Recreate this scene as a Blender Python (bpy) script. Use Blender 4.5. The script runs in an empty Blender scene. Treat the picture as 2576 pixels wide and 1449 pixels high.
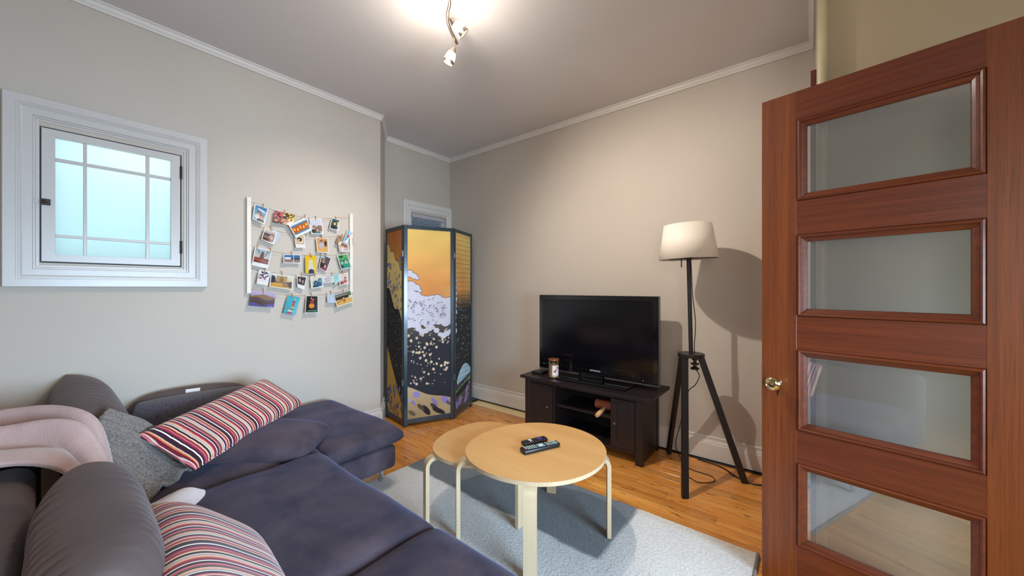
import bpy, bmesh, math, random
import numpy as np
from mathutils import Vector, Matrix, Euler
random.seed(7)
rng = np.random.default_rng(7)
R = math.radians
S = bpy.context.scene
COL = S.collection

# ------------------------------------------------------------------ camera, world, light, exposure
cam_d = bpy.data.cameras.new('camera')
cam_d.sensor_width = 36.0
cam_d.lens = 930.0 / 2576.0 * 36.0
cam_d.clip_start = 0.02
cam = bpy.data.objects.new('camera', cam_d)
cam.location = (0, 0, 1.3)
cam.rotation_euler = (R(90), 0, R(38.81))
COL.objects.link(cam)
S.camera = cam
S.view_settings.view_transform = 'Standard'
S.view_settings.look = 'None'
S.view_settings.gamma = 1.0
S.view_settings.use_curve_mapping = False
S.view_settings.exposure = 0.0

w = bpy.data.worlds.new('sky'); S.world = w; w.use_nodes = True
bg = w.node_tree.nodes['Background']
bg.inputs[0].default_value = (0.52, 0.84, 0.94, 1)
bg.inputs[1].default_value = 2.7

def area(name, loc, rot, sx, sy, energy, col, spread=180):
    l = bpy.data.lights.new(name, 'AREA'); l.shape = 'RECTANGLE'; l.size = sx; l.size_y = sy
    l.energy = energy; l.color = col; l.spread = R(spread)
    o = bpy.data.objects.new(name, l); o.location = loc; o.rotation_euler = rot; COL.objects.link(o)
    return o
# daylight through the hall window (right of the camera); rear one is added fill light
area('hall_window_daylight', (1.66, 0.75, 1.13), (0, R(80), 0), 0.9, 1.3, 60, (0.54, 0.76, 1.0), 95)
area('rear_fill_light', (0.95, -1.88, 1.65), (R(78), 0, R(12)), 1.1, 1.5, 20, (1.0, 0.84, 0.76), 130)
def lamp(name, loc, energy, col=(1.0, 0.90, 0.78), r=0.022):
    l = bpy.data.lights.new(name, 'POINT'); l.energy = energy; l.color = col; l.shadow_soft_size = r
    o = bpy.data.objects.new(name, l); o.location = loc; COL.objects.link(o); return o

def spot(name, loc, d, energy, angle=125, col=(1.0, 0.91, 0.82), r=0.02):
    l = bpy.data.lights.new(name, 'SPOT'); l.energy = energy; l.color = col; l.shadow_soft_size = r
    l.spot_size = R(angle); l.spot_blend = 1.0
    o = bpy.data.objects.new(name, l); o.location = loc; o.rotation_euler = Vector(d).to_track_quat('-Z', 'Y').to_euler(); COL.objects.link(o); return o

# ------------------------------------------------------------------ materials
def srgb(c):
    return tuple((v / 255 / 12.92) if v / 255 <= 0.04045 else ((v / 255 + 0.055) / 1.055) ** 2.4 for v in c)
def newmat(name):
    m = bpy.data.materials.new(name); m.use_nodes = True
    nt = m.node_tree; b = nt.nodes['Principled BSDF']
    return m, nt, b
def N(nt, t, **k):
    n = nt.nodes.new(t)
    for a, v in k.items():
        setattr(n, a, v)
    return n
def coords(nt, scale=(1, 1, 1), space='Object', rot=(0, 0, 0)):
    tc = N(nt, 'ShaderNodeTexCoord'); mp = N(nt, 'ShaderNodeMapping')
    mp.inputs['Scale'].default_value = scale; mp.inputs['Rotation'].default_value = rot
    nt.links.new(tc.outputs[space], mp.inputs[0]); return mp.outputs[0]
def noise(nt, vec, scale, detail=3, rough=0.5, dist=0):
    n = N(nt, 'ShaderNodeTexNoise'); n.inputs['Scale'].default_value = scale
    n.inputs['Detail'].default_value = detail; n.inputs['Roughness'].default_value = rough
    n.inputs['Distortion'].default_value = dist
    nt.links.new(vec, n.inputs['Vector']); return n.outputs['Fac']
def ramp(nt, fac, stops, interp='LINEAR'):
    r = N(nt, 'ShaderNodeValToRGB'); cr = r.color_ramp; cr.interpolation = interp
    while len(cr.elements) < len(stops): cr.elements.new(0.5)
    for e, (p, c) in zip(cr.elements, stops):
        e.position = p; e.color = (*c[:3], 1)
    nt.links.new(fac, r.inputs[0]); return r.outputs[0]
def mix(nt, fac, a, b, mode='MIX'):
    n = N(nt, 'ShaderNodeMix'); n.data_type = 'RGBA'; n.blend_type = mode
    for s, v in ((0, fac), (6, a), (7, b)):
        if hasattr(v, 'links') or hasattr(v, 'is_linked'): nt.links.new(v, n.inputs[s])
        elif s == 0: n.inputs[0].default_value = v
        else: n.inputs[s].default_value = (*v[:3], 1)
    return n.outputs[2]
def bump(nt, b, h, strength=0.3, dist=0.01):
    n = N(nt, 'ShaderNodeBump'); n.inputs['Strength'].default_value = strength
    n.inputs['Distance'].default_value = dist
    nt.links.new(h, n.inputs['Height']); nt.links.new(n.outputs[0], b.inputs['Normal'])
def plain(name, c, rough=0.5, metal=0.0, var=0.08, sc=8, bsc=0, bst=0.1, bd=0.002, sheen=0, coat=0, spec=0.5):
    m, nt, b = newmat(name)
    base = srgb(c)
    v = coords(nt)
    f = noise(nt, v, sc, 4)
    lo = tuple(x * (1 - var) for x in base); hi = tuple(min(1, x * (1 + var)) for x in base)
    nt.links.new(ramp(nt, f, [(0.3, lo), (0.7, hi)]), b.inputs['Base Color'])
    b.inputs['Roughness'].default_value = rough; b.inputs['Metallic'].default_value = metal
    b.inputs['Specular IOR Level'].default_value = spec
    if sheen:
        b.inputs['Sheen Weight'].default_value = sheen; b.inputs['Sheen Roughness'].default_value = 0.4
    if coat:
        b.inputs['Coat Weight'].default_value = coat; b.inputs['Coat Roughness'].default_value = 0.1
    if bsc: bump(nt, b, noise(nt, v, bsc, 4, 0.6), bst, bd)
    return m
def wood(name, c1, c2, pore, axis, rough=0.4, coat=0.2, sc=1.0, porew=0.5, perobj=0.0, wear=0.0, along=0.7):
    m, nt, b = newmat(name)
    s = [14 * sc] * 3; s[axis] = along * sc
    v = coords(nt, tuple(s))
    oi = N(nt, 'ShaderNodeObjectInfo')
    va = N(nt, 'ShaderNodeVectorMath', operation='ADD'); vm = N(nt, 'ShaderNodeVectorMath', operation='SCALE')
    cb = N(nt, 'ShaderNodeCombineXYZ')
    for i in range(3): nt.links.new(oi.outputs['Random'], cb.inputs[i])
    nt.links.new(cb.outputs[0], vm.inputs[0]); vm.inputs['Scale'].default_value = 37.0 if perobj else 0.0
    nt.links.new(v, va.inputs[0]); nt.links.new(vm.outputs[0], va.inputs[1]); v = va.outputs[0]
    g = noise(nt, v, 1.1, 5, 0.6, 0.6)
    col = ramp(nt, g, [(0.3, srgb(c1)), (0.7, srgb(c2))])
    if perobj:
        hsv = N(nt, 'ShaderNodeHueSaturation'); mr = N(nt, 'ShaderNodeMapRange')
        mr.inputs['To Min'].default_value = 1 - perobj; mr.inputs['To Max'].default_value = 1 + perobj
        nt.links.new(oi.outputs['Random'], mr.inputs[0]); nt.links.new(mr.outputs[0], hsv.inputs['Value'])
        nt.links.new(col, hsv.inputs['Color']); col = hsv.outputs[0]
    s2 = [110 * sc] * 3; s2[axis] = 7 * along * sc
    v2 = coords(nt, tuple(s2))
    p = noise(nt, v2, 1.0, 3, 0.6)
    pm = ramp(nt, p, [(0.30 + 0.08 * porew, (1, 1, 1)), (0.44 + 0.08 * porew, (0, 0, 0))])
    pf = N(nt, 'ShaderNodeMath', operation='MULTIPLY'); nt.links.new(pm, pf.inputs[0]); pf.inputs[1].default_value = porew
    col = mix(nt, pf.outputs[0], col, srgb(pore))
    if wear:
        ws = [26, 26, 26]; ws[axis] = 6
        wn = noise(nt, coords(nt, tuple(ws)), 1.0, 6, 0.78, 0.3)
        wm = ramp(nt, wn, [(0.36, (1, 1, 1)), (0.42, (0, 0, 0))])
        wf = N(nt, 'ShaderNodeMath', operation='MULTIPLY'); nt.links.new(wm, wf.inputs[0]); wf.inputs[1].default_value = wear
        col = mix(nt, wf.outputs[0], col, srgb(pore))
    nt.links.new(col, b.inputs['Base Color'])
    b.inputs['Roughness'].default_value = rough
    b.inputs['Coat Weight'].default_value = coat; b.inputs['Coat Roughness'].default_value = 0.12
    bump(nt, b, p, 0.05, 0.001)
    return m
def vcol(name, rough=0.4, coat=0.0, weave=0):
    m, nt, b = newmat(name)
    a = N(nt, 'ShaderNodeVertexColor'); a.layer_name = 'Col'
    nt.links.new(a.outputs[0], b.inputs['Base Color']); b.inputs['Roughness'].default_value = rough
    b.inputs['Coat Weight'].default_value = coat; b.inputs['Coat Roughness'].default_value = 0.15
    if weave: bump(nt, b, noise(nt, coords(nt, (60, 60, 600)), 1.0, 2), 0.1, 0.001)
    return m

M = {}
M['wall'] = plain('wall_paint', (192, 182, 170), 0.75, var=0.03, sc=1.5, bsc=90, bst=0.12, bd=0.002)
M['wall_hall'] = plain('hall_wall_paint', (176, 158, 128), 0.75, var=0.03, sc=1.5, bsc=60, bst=0.2, bd=0.003)
M['ceiling'] = plain('ceiling_paint', (210, 205, 203), 0.85, var=0.03, sc=1.2, bsc=40, bst=0.08, bd=0.002)
M['white'] = plain('white_gloss_paint', (198, 194, 190), 0.32, var=0.03, sc=3, bsc=25, bst=0.12, bd=0.003)
M['trim'] = plain('trim_paint', (214, 208, 202), 0.4, var=0.03, sc=3, bsc=40, bst=0.1, bd=0.002)
M['pipe_paint'] = plain('cream_pipe_paint', (196, 182, 146), 0.4)
M['plank'] = wood('floor_plank_wood', (212, 128, 50), (238, 170, 84), (84, 42, 14), 0, 0.3, 0.35, 1.0, 0.42, 0.13, 0.8)
M['plank_lit'] = wood('lit_plank_wood', (244, 210, 142), (255, 232, 182), (150, 100, 50), 0, 0.3, 0.4, 1.0, 0.4, 0.06, 0.3)  # boards in the bright floor band, light put into a paler colour
M['subfloor'] = plain('subfloor', (38, 22, 12), 0.9)
M['door_v'] = wood('door_stile_wood', (98, 45, 15), (128, 65, 23), (46, 18, 7), 2, 0.42, 0.12, 3.4, 0.45, along=0.22)
M['door_h'] = wood('door_rail_wood', (86, 35, 12), (114, 51, 20), (40, 15, 6), 0, 0.42, 0.12, 3.4, 0.5, along=0.22)
M['jamb'] = wood('jamb_wood', (86, 34, 22), (104, 44, 30), (40, 16, 12), 2, 0.4, 0.2)
M['birch'] = wood('birch_veneer', (206, 156, 94), (218, 170, 108), (186, 132, 72), 0, 0.42, 0.15, 0.6, 0.15)
M['birch_pale'] = wood('birch_pale', (196, 170, 134), (208, 184, 150), (176, 144, 106), 2, 0.45, 0.1, 0.8, 0.2)
M['black_wood'] = wood('black_brown_wood', (30, 22, 23), (38, 29, 30), (16, 11, 12), 0, 0.42, 0.1, 1.2, 0.5)
M['black_wood_v'] = wood('black_brown_wood_v', (30, 22, 23), (38, 29, 30), (16, 11, 12), 2, 0.42, 0.1, 1.2, 0.5)
M['cab_in'] = plain('cabinet_inside', (20, 15, 18), 0.6)
M['black_gloss'] = plain('gloss_black_plastic', (8, 8, 12), 0.12, var=0.02, coat=0.5)
M['tv_screen'] = plain('tv_screen_glass', (4, 4, 9), 0.16, var=0.02, spec=0.5)
M['silver'] = plain('silver_trim', (120, 122, 130), 0.3, 0.8, var=0.03)
M['chrome'] = plain('chrome', (215, 215, 218), 0.08, 1.0, var=0.01)
M['brass'] = plain('brass_knob', (226, 205, 150), 0.12, 1.0, var=0.03)
M['nickel'] = plain('brushed_nickel', (176, 164, 150), 0.32, 1.0, var=0.03)
M['black_paint'] = plain('black_lamp_paint', (30, 28, 31), 0.42, var=0.05)
M['black_rubber'] = plain('black_cable', (16, 15, 18), 0.5, var=0.05)
M['shade'] = plain('lamp_shade_fabric', (232, 222, 208), 0.7, var=0.02, sc=4)
M['shade_in'] = plain('lamp_shade_lining', (200, 196, 196), 0.4, var=0.02)
M['screen_frame'] = wood('screen_frame_wood', (13, 30, 40), (22, 48, 62), (6, 12, 18), 2, 0.3, 0.5, 1.5, 0.5)
M['art'] = vcol('screen_print', 0.75, 0.0, 1)
M['photo'] = vcol('photo_print', 0.3, 0.3)
M['paperback'] = plain('photo_back', (225, 222, 215), 0.6)
M['twine'] = plain('twine', (150, 118, 84), 0.8)
M['peg'] = plain('wooden_peg', (176, 128, 82), 0.6, sc=60, var=0.2)
M['rail_paint'] = plain('whitewashed_rail', (226, 220, 208), 0.55, var=0.05, sc=20, bsc=80, bst=0.2)
M['plastic_black'] = plain('matt_black_plastic', (20, 20, 26), 0.35)
M['btn'] = plain('rubber_button_pale', (190, 212, 205), 0.5)
M['btn_grey'] = plain('button_panel_grey', (120, 150, 165), 0.35)
M['btn_purple'] = plain('button_purple', (92, 62, 170), 0.4)
M['btn_red'] = plain('button_red', (205, 90, 70), 0.4)
M['btn_green'] = plain('button_green', (90, 190, 130), 0.4)
M['text'] = plain('logo_silver', (205, 208, 214), 0.4)
M['wax'] = plain('candle_wax', (255, 212, 158), 0.5)
M['lid'] = plain('copper_lid', (150, 86, 62), 0.35, 0.3)
M['label'] = plain('paper_label', (236, 228, 226), 0.6)
M['label_red'] = plain('label_red', (176, 34, 50), 0.6)
M['terracotta'] = plain('terracotta_roller', (172, 92, 60), 0.6)
M['tan'] = plain('carved_handle', (232, 180, 130), 0.5)
M['rubber_dark'] = plain('dark_grille', (58, 82, 100), 0.5)
M['beige_binding'] = plain('rug_binding', (120, 112, 108), 0.9)
M['iron'] = plain('old_bronze', (52, 42, 36), 0.45, 0.5, var=0.2, sc=40)
M['blind'] = plain('blind_slat', (176, 170, 178), 0.5)
M['night'] = plain('dark_facade', (30, 42, 66), 0.6)
M['tag'] = plain('white_care_tag', (235, 230, 225), 0.6)

def fabric(name, c1, c2, sc=3.0, bsc=350, bst=0.15, sheen=0.4, bd=0.001, rough=0.9, sh_tint=None):
    m, nt, b = newmat(name); v = coords(nt)
    col = ramp(nt, noise(nt, v, sc, 5, 0.6, 0.4), [(0.32, srgb(c1)), (0.68, srgb(c2))])
    nt.links.new(col, b.inputs['Base Color']); b.inputs['Roughness'].default_value = rough
    b.inputs['Sheen Weight'].default_value = sheen; b.inputs['Sheen Roughness'].default_value = 0.35
    if sh_tint: b.inputs['Sheen Tint'].default_value = (*srgb(sh_tint), 1)
    b.inputs['Specular IOR Level'].default_value = 0.2
    bump(nt, b, noise(nt, v, bsc, 2), bst, bd)
    return m
M['sofa'] = fabric('sofa_suede', (53, 48, 59), (86, 74, 80), 4.5, 300, 0.1, 0.4, sh_tint=(140, 150, 190))
M['sofa_grey'] = fabric('sofa_suede_worn', (86, 74, 74), (102, 90, 88), 3.0, 300, 0.12, 0.3, sh_tint=(170, 160, 160))
M['fleece_pink'] = fabric('pink_fleece', (180, 150, 144), (198, 170, 164), 5, 260, 0.6, 0.6, 0.004)
M['fleece_white'] = fabric('white_fleece', (214, 200, 200), (232, 224, 224), 6, 200, 0.7, 0.6, 0.004)
def knit(name, c1, c2):
    m, nt, b = newmat(name); v = coords(nt, (150, 60, 150))
    n1 = noise(nt, v, 1.6, 4, 0.7)
    nt.links.new(ramp(nt, n1, [(0.35, srgb(c1)), (0.62, srgb(c2))]), b.inputs['Base Color'])
    b.inputs['Roughness'].default_value = 0.95; b.inputs['Sheen Weight'].default_value = 0.3
    bump(nt, b, n1, 0.9, 0.006); return m
M['knit_throw'] = knit('grey_knit', (66, 60, 60), (158, 144, 132))
M['knit_dark'] = knit('charcoal_knit', (44, 42, 56), (104, 98, 108))
def stripes(name, period, offset=0.0, wob=0.0):
    m, nt, b = newmat(name)
    tc = N(nt, 'ShaderNodeTexCoord'); sp = N(nt, 'ShaderNodeSeparateXYZ')
    nt.links.new(tc.outputs['Object'], sp.inputs[0])
    mu = N(nt, 'ShaderNodeMath', operation='MULTIPLY_ADD'); mu.inputs[1].default_value = 1 / period; mu.inputs[2].default_value = offset
    nt.links.new(sp.outputs[0], mu.inputs[0])
    fr = N(nt, 'ShaderNodeMath', operation='FRACT'); nt.links.new(mu.outputs[0], fr.inputs[0])
    P = dict(k=(58, 28, 40), c=(238, 222, 198), m=(150, 40, 72), p=(214, 120, 128), o=(222, 120, 72), e=(226, 180, 150),
             l=(160, 150, 168), w=(246, 240, 232), r=(126, 30, 52), g=(120, 130, 96), n=(40, 30, 58))
    seq = [('k', 6), ('w', 2.5), ('k', 4), ('m', 4), ('p', 2), ('r', 3), ('o', 2), ('c', 2), ('k', 5), ('c', 2), ('l', 2), ('e', 4), ('o', 1.5), ('m', 4), ('r', 2),
           ('w', 2), ('k', 5), ('p', 3), ('m', 2), ('g', 1), ('n', 2), ('e', 5), ('l', 2), ('w', 2), ('k', 4), ('p', 3), ('c', 1.5), ('r', 3), ('o', 1.5), ('e', 2), ('n', 2)]
    tot = sum(s[1] for s in seq); pos = 0; st = []
    for k, wd in seq:
        st.append((pos / tot, srgb(P[k]))); pos += wd
    col = ramp(nt, fr.outputs[0], st, 'CONSTANT')
    fine = noise(nt, coords(nt, (900, 260, 260)), 1.0, 1)
    col = mix(nt, 0.12, col, ramp(nt, fine, [(0.4, (0, 0, 0)), (0.6, (1, 1, 1))]), 'OVERLAY')
    nt.links.new(col, b.inputs['Base Color']); b.inputs['Roughness'].default_value = 0.9
    b.inputs['Sheen Weight'].default_value = 0.2; b.inputs['Specular IOR Level'].default_value = 0.2
    bump(nt, b, noise(nt, coords(nt, (700, 200, 200)), 1.0, 2), 0.25, 0.001)
    return m
M['stripe_a'] = stripes('striped_weave', 0.165, 0.1)
M['stripe_b'] = stripes('striped_weave_b', 0.175, 0.4)
# glass
def glass_mat(name, tint=(0.93, 0.95, 0.94), extra=0.0, haze=0.0):
    m, nt, b = newmat(name)
    nt.nodes.remove(b)
    tr = N(nt, 'ShaderNodeBsdfTransparent'); tr.inputs[0].default_value = (*tint, 1)
    gl = N(nt, 'ShaderNodeBsdfGlossy'); gl.inputs['Roughness'].default_value = 0.02
    fr = N(nt, 'ShaderNodeFresnel'); fr.inputs[0].default_value = 1.5
    ad = N(nt, 'ShaderNodeMath', operation='ADD'); ad.inputs[1].default_value = extra; ad.use_clamp = True
    nt.links.new(fr.outputs[0], ad.inputs[0])
    mx = N(nt, 'ShaderNodeMixShader'); nt.links.new(ad.outputs[0], mx.inputs[0])
    nt.links.new(tr.outputs[0], mx.inputs[1]); nt.links.new(gl.outputs[0], mx.inputs[2])
    out = mx.outputs[0]
    if haze:  # grey haze mixed in for room light reflected by the panes
        df = N(nt, 'ShaderNodeBsdfDiffuse'); df.inputs[0].default_value = (0.62, 0.66, 0.68, 1)
        m2 = N(nt, 'ShaderNodeMixShader'); m2.inputs[0].default_value = haze
        nt.links.new(out, m2.inputs[1]); nt.links.new(df.outputs[0], m2.inputs[2]); out = m2.outputs[0]
    nt.links.new(out, nt.nodes['Material Output'].inputs[0]); return m
M['glass'] = glass_mat('clear_glass', (0.90, 0.93, 0.94), 0.11, 0.10)
M['jar'] = glass_mat('jar_glass', (0.95, 0.95, 0.95), 0.03)
def frosted():
    m, nt, b = newmat('frosted_glass'); nt.nodes.remove(b)
    tl = N(nt, 'ShaderNodeBsdfTranslucent'); tl.inputs[0].default_value = (0.92, 0.97, 0.97, 1)
    gl = N(nt, 'ShaderNodeBsdfGlossy'); gl.inputs['Roughness'].default_value = 0.04
    lw = N(nt, 'ShaderNodeFresnel'); lw.inputs[0].default_value = 1.45
    mx = N(nt, 'ShaderNodeMixShader')
    nt.links.new(lw.outputs[0], mx.inputs[0]); nt.links.new(tl.outputs[0], mx.inputs[1]); nt.links.new(gl.outputs[0], mx.inputs[2])
    nt.links.new(mx.outputs[0], nt.nodes['Material Output'].inputs[0]); return m
M['frosted'] = frosted()
def emit(name, col, st):
    m, nt, b = newmat(name)
    b.inputs['Base Color'].default_value = (0.9, 0.9, 0.9, 1)
    b.inputs['Emission Color'].default_value = (*col, 1); b.inputs['Emission Strength'].default_value = st; return m
M['lamp_glass'] = emit('lit_opal_glass', (1.0, 0.93, 0.80), 3.0)
M['led'] = emit('standby_led', (1.0, 0.1, 0.05), 1.0)
# rug
def rugmat():
    m, nt, b = newmat('rug_pile'); v = coords(nt)
    a = N(nt, 'ShaderNodeVertexColor'); a.layer_name = 'Col'
    n1 = noise(nt, v, 70, 4, 0.7); n2 = noise(nt, v, 9, 3)
    c = mix(nt, 0.35, a.outputs[0], ramp(nt, n1, [(0.35, (0.3, 0.3, 0.3)), (0.6, (0.75, 0.75, 0.75))]), 'OVERLAY')
    nt.links.new(c, b.inputs['Base Color']); b.inputs['Roughness'].default_value = 1.0
    b.inputs['Sheen Weight'].default_value = 0.3; b.inputs['Specular IOR Level'].default_value = 0.1
    bump(nt, b, n1, 0.8, 0.008); return m
M['rug'] = rugmat()

# ------------------------------------------------------------------ builders
W = {}
def wm(o): return W.get(o.name, Matrix.Identity(4)) if o else Matrix.Identity(4)
def tag(o, label=None, cat=None, group=None, kind=None):
    if label: o['label'] = label
    if cat: o['category'] = cat
    if group: o['group'] = group
    if kind: o['kind'] = kind
    return o
def thing(name, loc, label=None, cat=None, rotz=0.0, group=None, mat=None, kind=None):
    o = bpy.data.objects.new(name, None); o.empty_display_size = 0.1
    if mat is None: mat = Matrix.Translation(loc) @ Matrix.Rotation(rotz, 4, 'Z')
    o.matrix_world = mat; COL.objects.link(o); W[o.name] = mat.copy()
    return tag(o, label, cat, group, kind)
def finish(o, parent, local):
    COL.objects.link(o)
    if parent:
        Mp = wm(parent); W[o.name] = Mp.copy(); o.parent = parent
        if not local: o.data.transform(Mp.inverted())
    else:
        W[o.name] = Matrix.Identity(4)
    return o
def obj(name, bm, m, parent=None, local=False, smooth=False, sharp=40, label=None, org=None):
    me = bpy.data.meshes.new(name)
    if isinstance(bm, tuple): me.from_pydata(bm[0], [], bm[1]); me.update()
    else:
        bmesh.ops.recalc_face_normals(bm, faces=bm.faces); bm.to_mesh(me); bm.free()
    ms = m if isinstance(m, (list, tuple)) else [m]
    for x in ms: me.materials.append(M[x] if isinstance(x, str) else x)
    if smooth:
        me.shade_smooth()
        if sharp: me.set_sharp_from_angle(angle=R(sharp))
    o = bpy.data.objects.new(name, me)
    if org is not None and parent is None:
        me.transform(Matrix.Translation(-Vector(org))); o.location = org
        COL.objects.link(o); W[o.name] = Matrix.Translation(org); 
        return o
    finish(o, parent, local)
    if label: o['label'] = label
    return o
def B(*a, bev=0.0, seg=1, bm=None, mi=0):
    """box x0,x1,y0,y1,z0,z1"""
    bm2 = bm if bm is not None else bmesh.new()
    x0, x1, y0, y1, z0, z1 = a
    r = bmesh.ops.create_cube(bm2, size=1)
    vs = r['verts']
    for v in vs:
        v.co = Vector(((x0 + x1) / 2 + v.co.x * (x1 - x0), (y0 + y1) / 2 + v.co.y * (y1 - y0), (z0 + z1) / 2 + v.co.z * (z1 - z0)))
    fs = set(f for v in vs for f in v.link_faces)
    for f in fs: f.material_index = mi
    if bev:
        es = set(e for v in vs for e in v.link_edges)
        bmesh.ops.bevel(bm2, geom=list(es), offset=bev, segments=seg, affect='EDGES', profile=0.5, clamp_overlap=True)
    return bm2
def tube(bm, pts, r, n=8, cap=True, taper=None):
    pts = [Vector(p) for p in pts]; rings = []
    up = Vector((0, 0, 1))
    prev = None
    for i, p in enumerate(pts):
        t = (pts[min(i + 1, len(pts) - 1)] - pts[max(i - 1, 0)]).normalized()
        if prev is None:
            a = t.cross(up) if abs(t.dot(up)) < 0.95 else t.cross(Vector((1, 0, 0)))
        else:
            a = prev - t * prev.dot(t)
        a.normalize(); b = t.cross(a); prev = a
        rr = r if taper is None else taper[i]
        rings.append([bm.verts.new(p + (a * math.cos(2 * math.pi * k / n) + b * math.sin(2 * math.pi * k / n)) * rr) for k in range(n)])
    for i in range(len(rings) - 1):
        for k in range(n):
            bm.faces.new((rings[i][k], rings[i][(k + 1) % n], rings[i + 1][(k + 1) % n], rings[i + 1][k]))
    if cap:
        bm.faces.new(list(reversed(rings[0]))); bm.faces.new(rings[-1])
    return bm
def catmull(pts, n=8):
    pts = [Vector(p) for p in pts]; out = []
    P = [pts[0] * 2 - pts[1]] + pts + [pts[-1] * 2 - pts[-2]]
    for i in range(1, len(P) - 2):
        for k in range(n):
            t = k / n
            out.append(0.5 * ((2 * P[i]) + (P[i + 1] - P[i - 1]) * t + (2 * P[i - 1] - 5 * P[i] + 4 * P[i + 1] - P[i + 2]) * t * t + (3 * P[i] - P[i - 1] - 3 * P[i + 1] + P[i + 2]) * t ** 3))
    out.append(pts[-1]); return out
def lathe(bm, prof, c=(0, 0, 0), n=32, axis=None, cap=False):
    """prof: (r, h) list around axis through c"""
    c = Vector(c); ax = Vector(axis or (0, 0, 1)).normalized()
    a = ax.orthogonal().normalized(); b = ax.cross(a)
    rings = []
    for r, h in prof:
        if r < 1e-6: rings.append([bm.verts.new(c + ax * h)])
        else: rings.append([bm.verts.new(c + ax * h + (a * math.cos(2 * math.pi * k / n) + b * math.sin(2 * math.pi * k / n)) * r) for k in range(n)])
    for i in range(len(rings) - 1):
        A, Bb = rings[i], rings[i + 1]
        for k in range(n):
            k2 = (k + 1) % n
            if len(A) == 1 and len(Bb) == 1: continue
            if len(A) == 1: bm.faces.new((A[0], Bb[k2], Bb[k]))
            elif len(Bb) == 1: bm.faces.new((A[k], A[k2], Bb[0]))
            else: bm.faces.new((A[k], A[k2], Bb[k2], Bb[k]))
    return bm
def prism(bm, poly, z0, z1, bev=0, seg=2):
    lo = [bm.verts.new((x, y, z0)) for x, y in poly]; hi = [bm.verts.new((x, y, z1)) for x, y in poly]
    n = len(poly)
    bm.faces.new(list(reversed(lo))); top = bm.faces.new(hi)
    for i in range(n): bm.faces.new((lo[i], lo[(i + 1) % n], hi[(i + 1) % n], hi[i]))
    if bev: bmesh.ops.bevel(bm, geom=list(top.edges), offset=bev, segments=seg, affect='EDGES')
    return bm
def ringmold(bm, O, U, V, Nn, w_, h_, prof):
    """mitred moulding on a rectangle: corner O, along U (w_) and V (h_), raised along Nn; prof = [(inset, height)]"""
    O, U, V, Nn = Vector(O), Vector(U), Vector(V), Vector(Nn); rings = []
    for i, h in prof:
        rings.append([bm.verts.new(O + U * a + V * b + Nn * h) for a, b in ((i, i), (w_ - i, i), (w_ - i, h_ - i), (i, h_ - i))])
    for r in range(len(rings) - 1):
        for k in range(4):
            bm.faces.new((rings[r][k], rings[r][(k + 1) % 4], rings[r + 1][(k + 1) % 4], rings[r + 1][k]))
    return bm
def pathmold(bm, pts, prof, z, closed=False):
    """moulding along a floor path (xy list); prof = [(out, dz)] with out measured to the left of travel"""
    P = [Vector((x, y)) for x, y in pts]; n = len(P); rings = []
    for i in range(n):
        d1 = (P[i] - P[i - 1]).normalized() if (i > 0) else (P[1] - P[0]).normalized()
        d2 = (P[i + 1] - P[i]).normalized() if i < n - 1 else d1
        n1 = Vector((-d1.y, d1.x)); n2 = Vector((-d2.y, d2.x))
        m = (n1 + n2); m = m / max(1e-6, m.dot(n1))
        rings.append([bm.verts.new((P[i].x + m.x * o, P[i].y + m.y * o, z + dz)) for o, dz in prof])
    for i in range(n - 1):
        for k in range(len(prof) - 1):
            bm.faces.new((rings[i][k], rings[i][k + 1], rings[i + 1][k + 1], rings[i + 1][k]))
    bm.faces.new(rings[0]); bm.faces.new(list(reversed(rings[-1])))
    return bm
def text(name, s, size, m, mat4, parent, extr=0.0006):
    cu = bpy.data.curves.new(name, 'FONT'); cu.body = s; cu.size = size; cu.extrude = extr
    cu.align_x = 'CENTER'; cu.align_y = 'CENTER'
    o = bpy.data.objects.new(name + '_tmp', cu); COL.objects.link(o)
    dg = bpy.context.evaluated_depsgraph_get(); dg.update()
    me = bpy.data.meshes.new_from_object(o.evaluated_get(dg)); me.name = name
    bpy.data.objects.remove(o); me.transform(mat4); me.materials.clear(); me.materials.append(M[m])
    o = bpy.data.objects.new(name, me); finish(o, parent, False); return o
def frame4(c, xa, ya):
    """matrix from centre, x axis, approximate y axis"""
    x = Vector(xa).normalized(); y = Vector(ya); y = (y - x * y.dot(x)).normalized(); z = x.cross(y)
    m = Matrix.Identity(4)
    for i in range(3): m[i][0], m[i][1], m[i][2], m[i][3] = x[i], y[i], z[i], c[i]
    return m
class Noise3:
    def __init__(s, seed, n=14, lo=1.5, hi=7):
        r = np.random.default_rng(seed); s.k = r.normal(size=(n, 3)); s.k /= np.linalg.norm(s.k, axis=1)[:, None]
        s.f = r.uniform(lo, hi, n); s.p = r.uniform(0, 6.28, n); s.a = 1 / s.f; s.a /= s.a.sum()
    def __call__(s, P):
        return (np.sin((P @ (s.k * s.f[:, None]).T) + s.p) * s.a).sum(-1)
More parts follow.
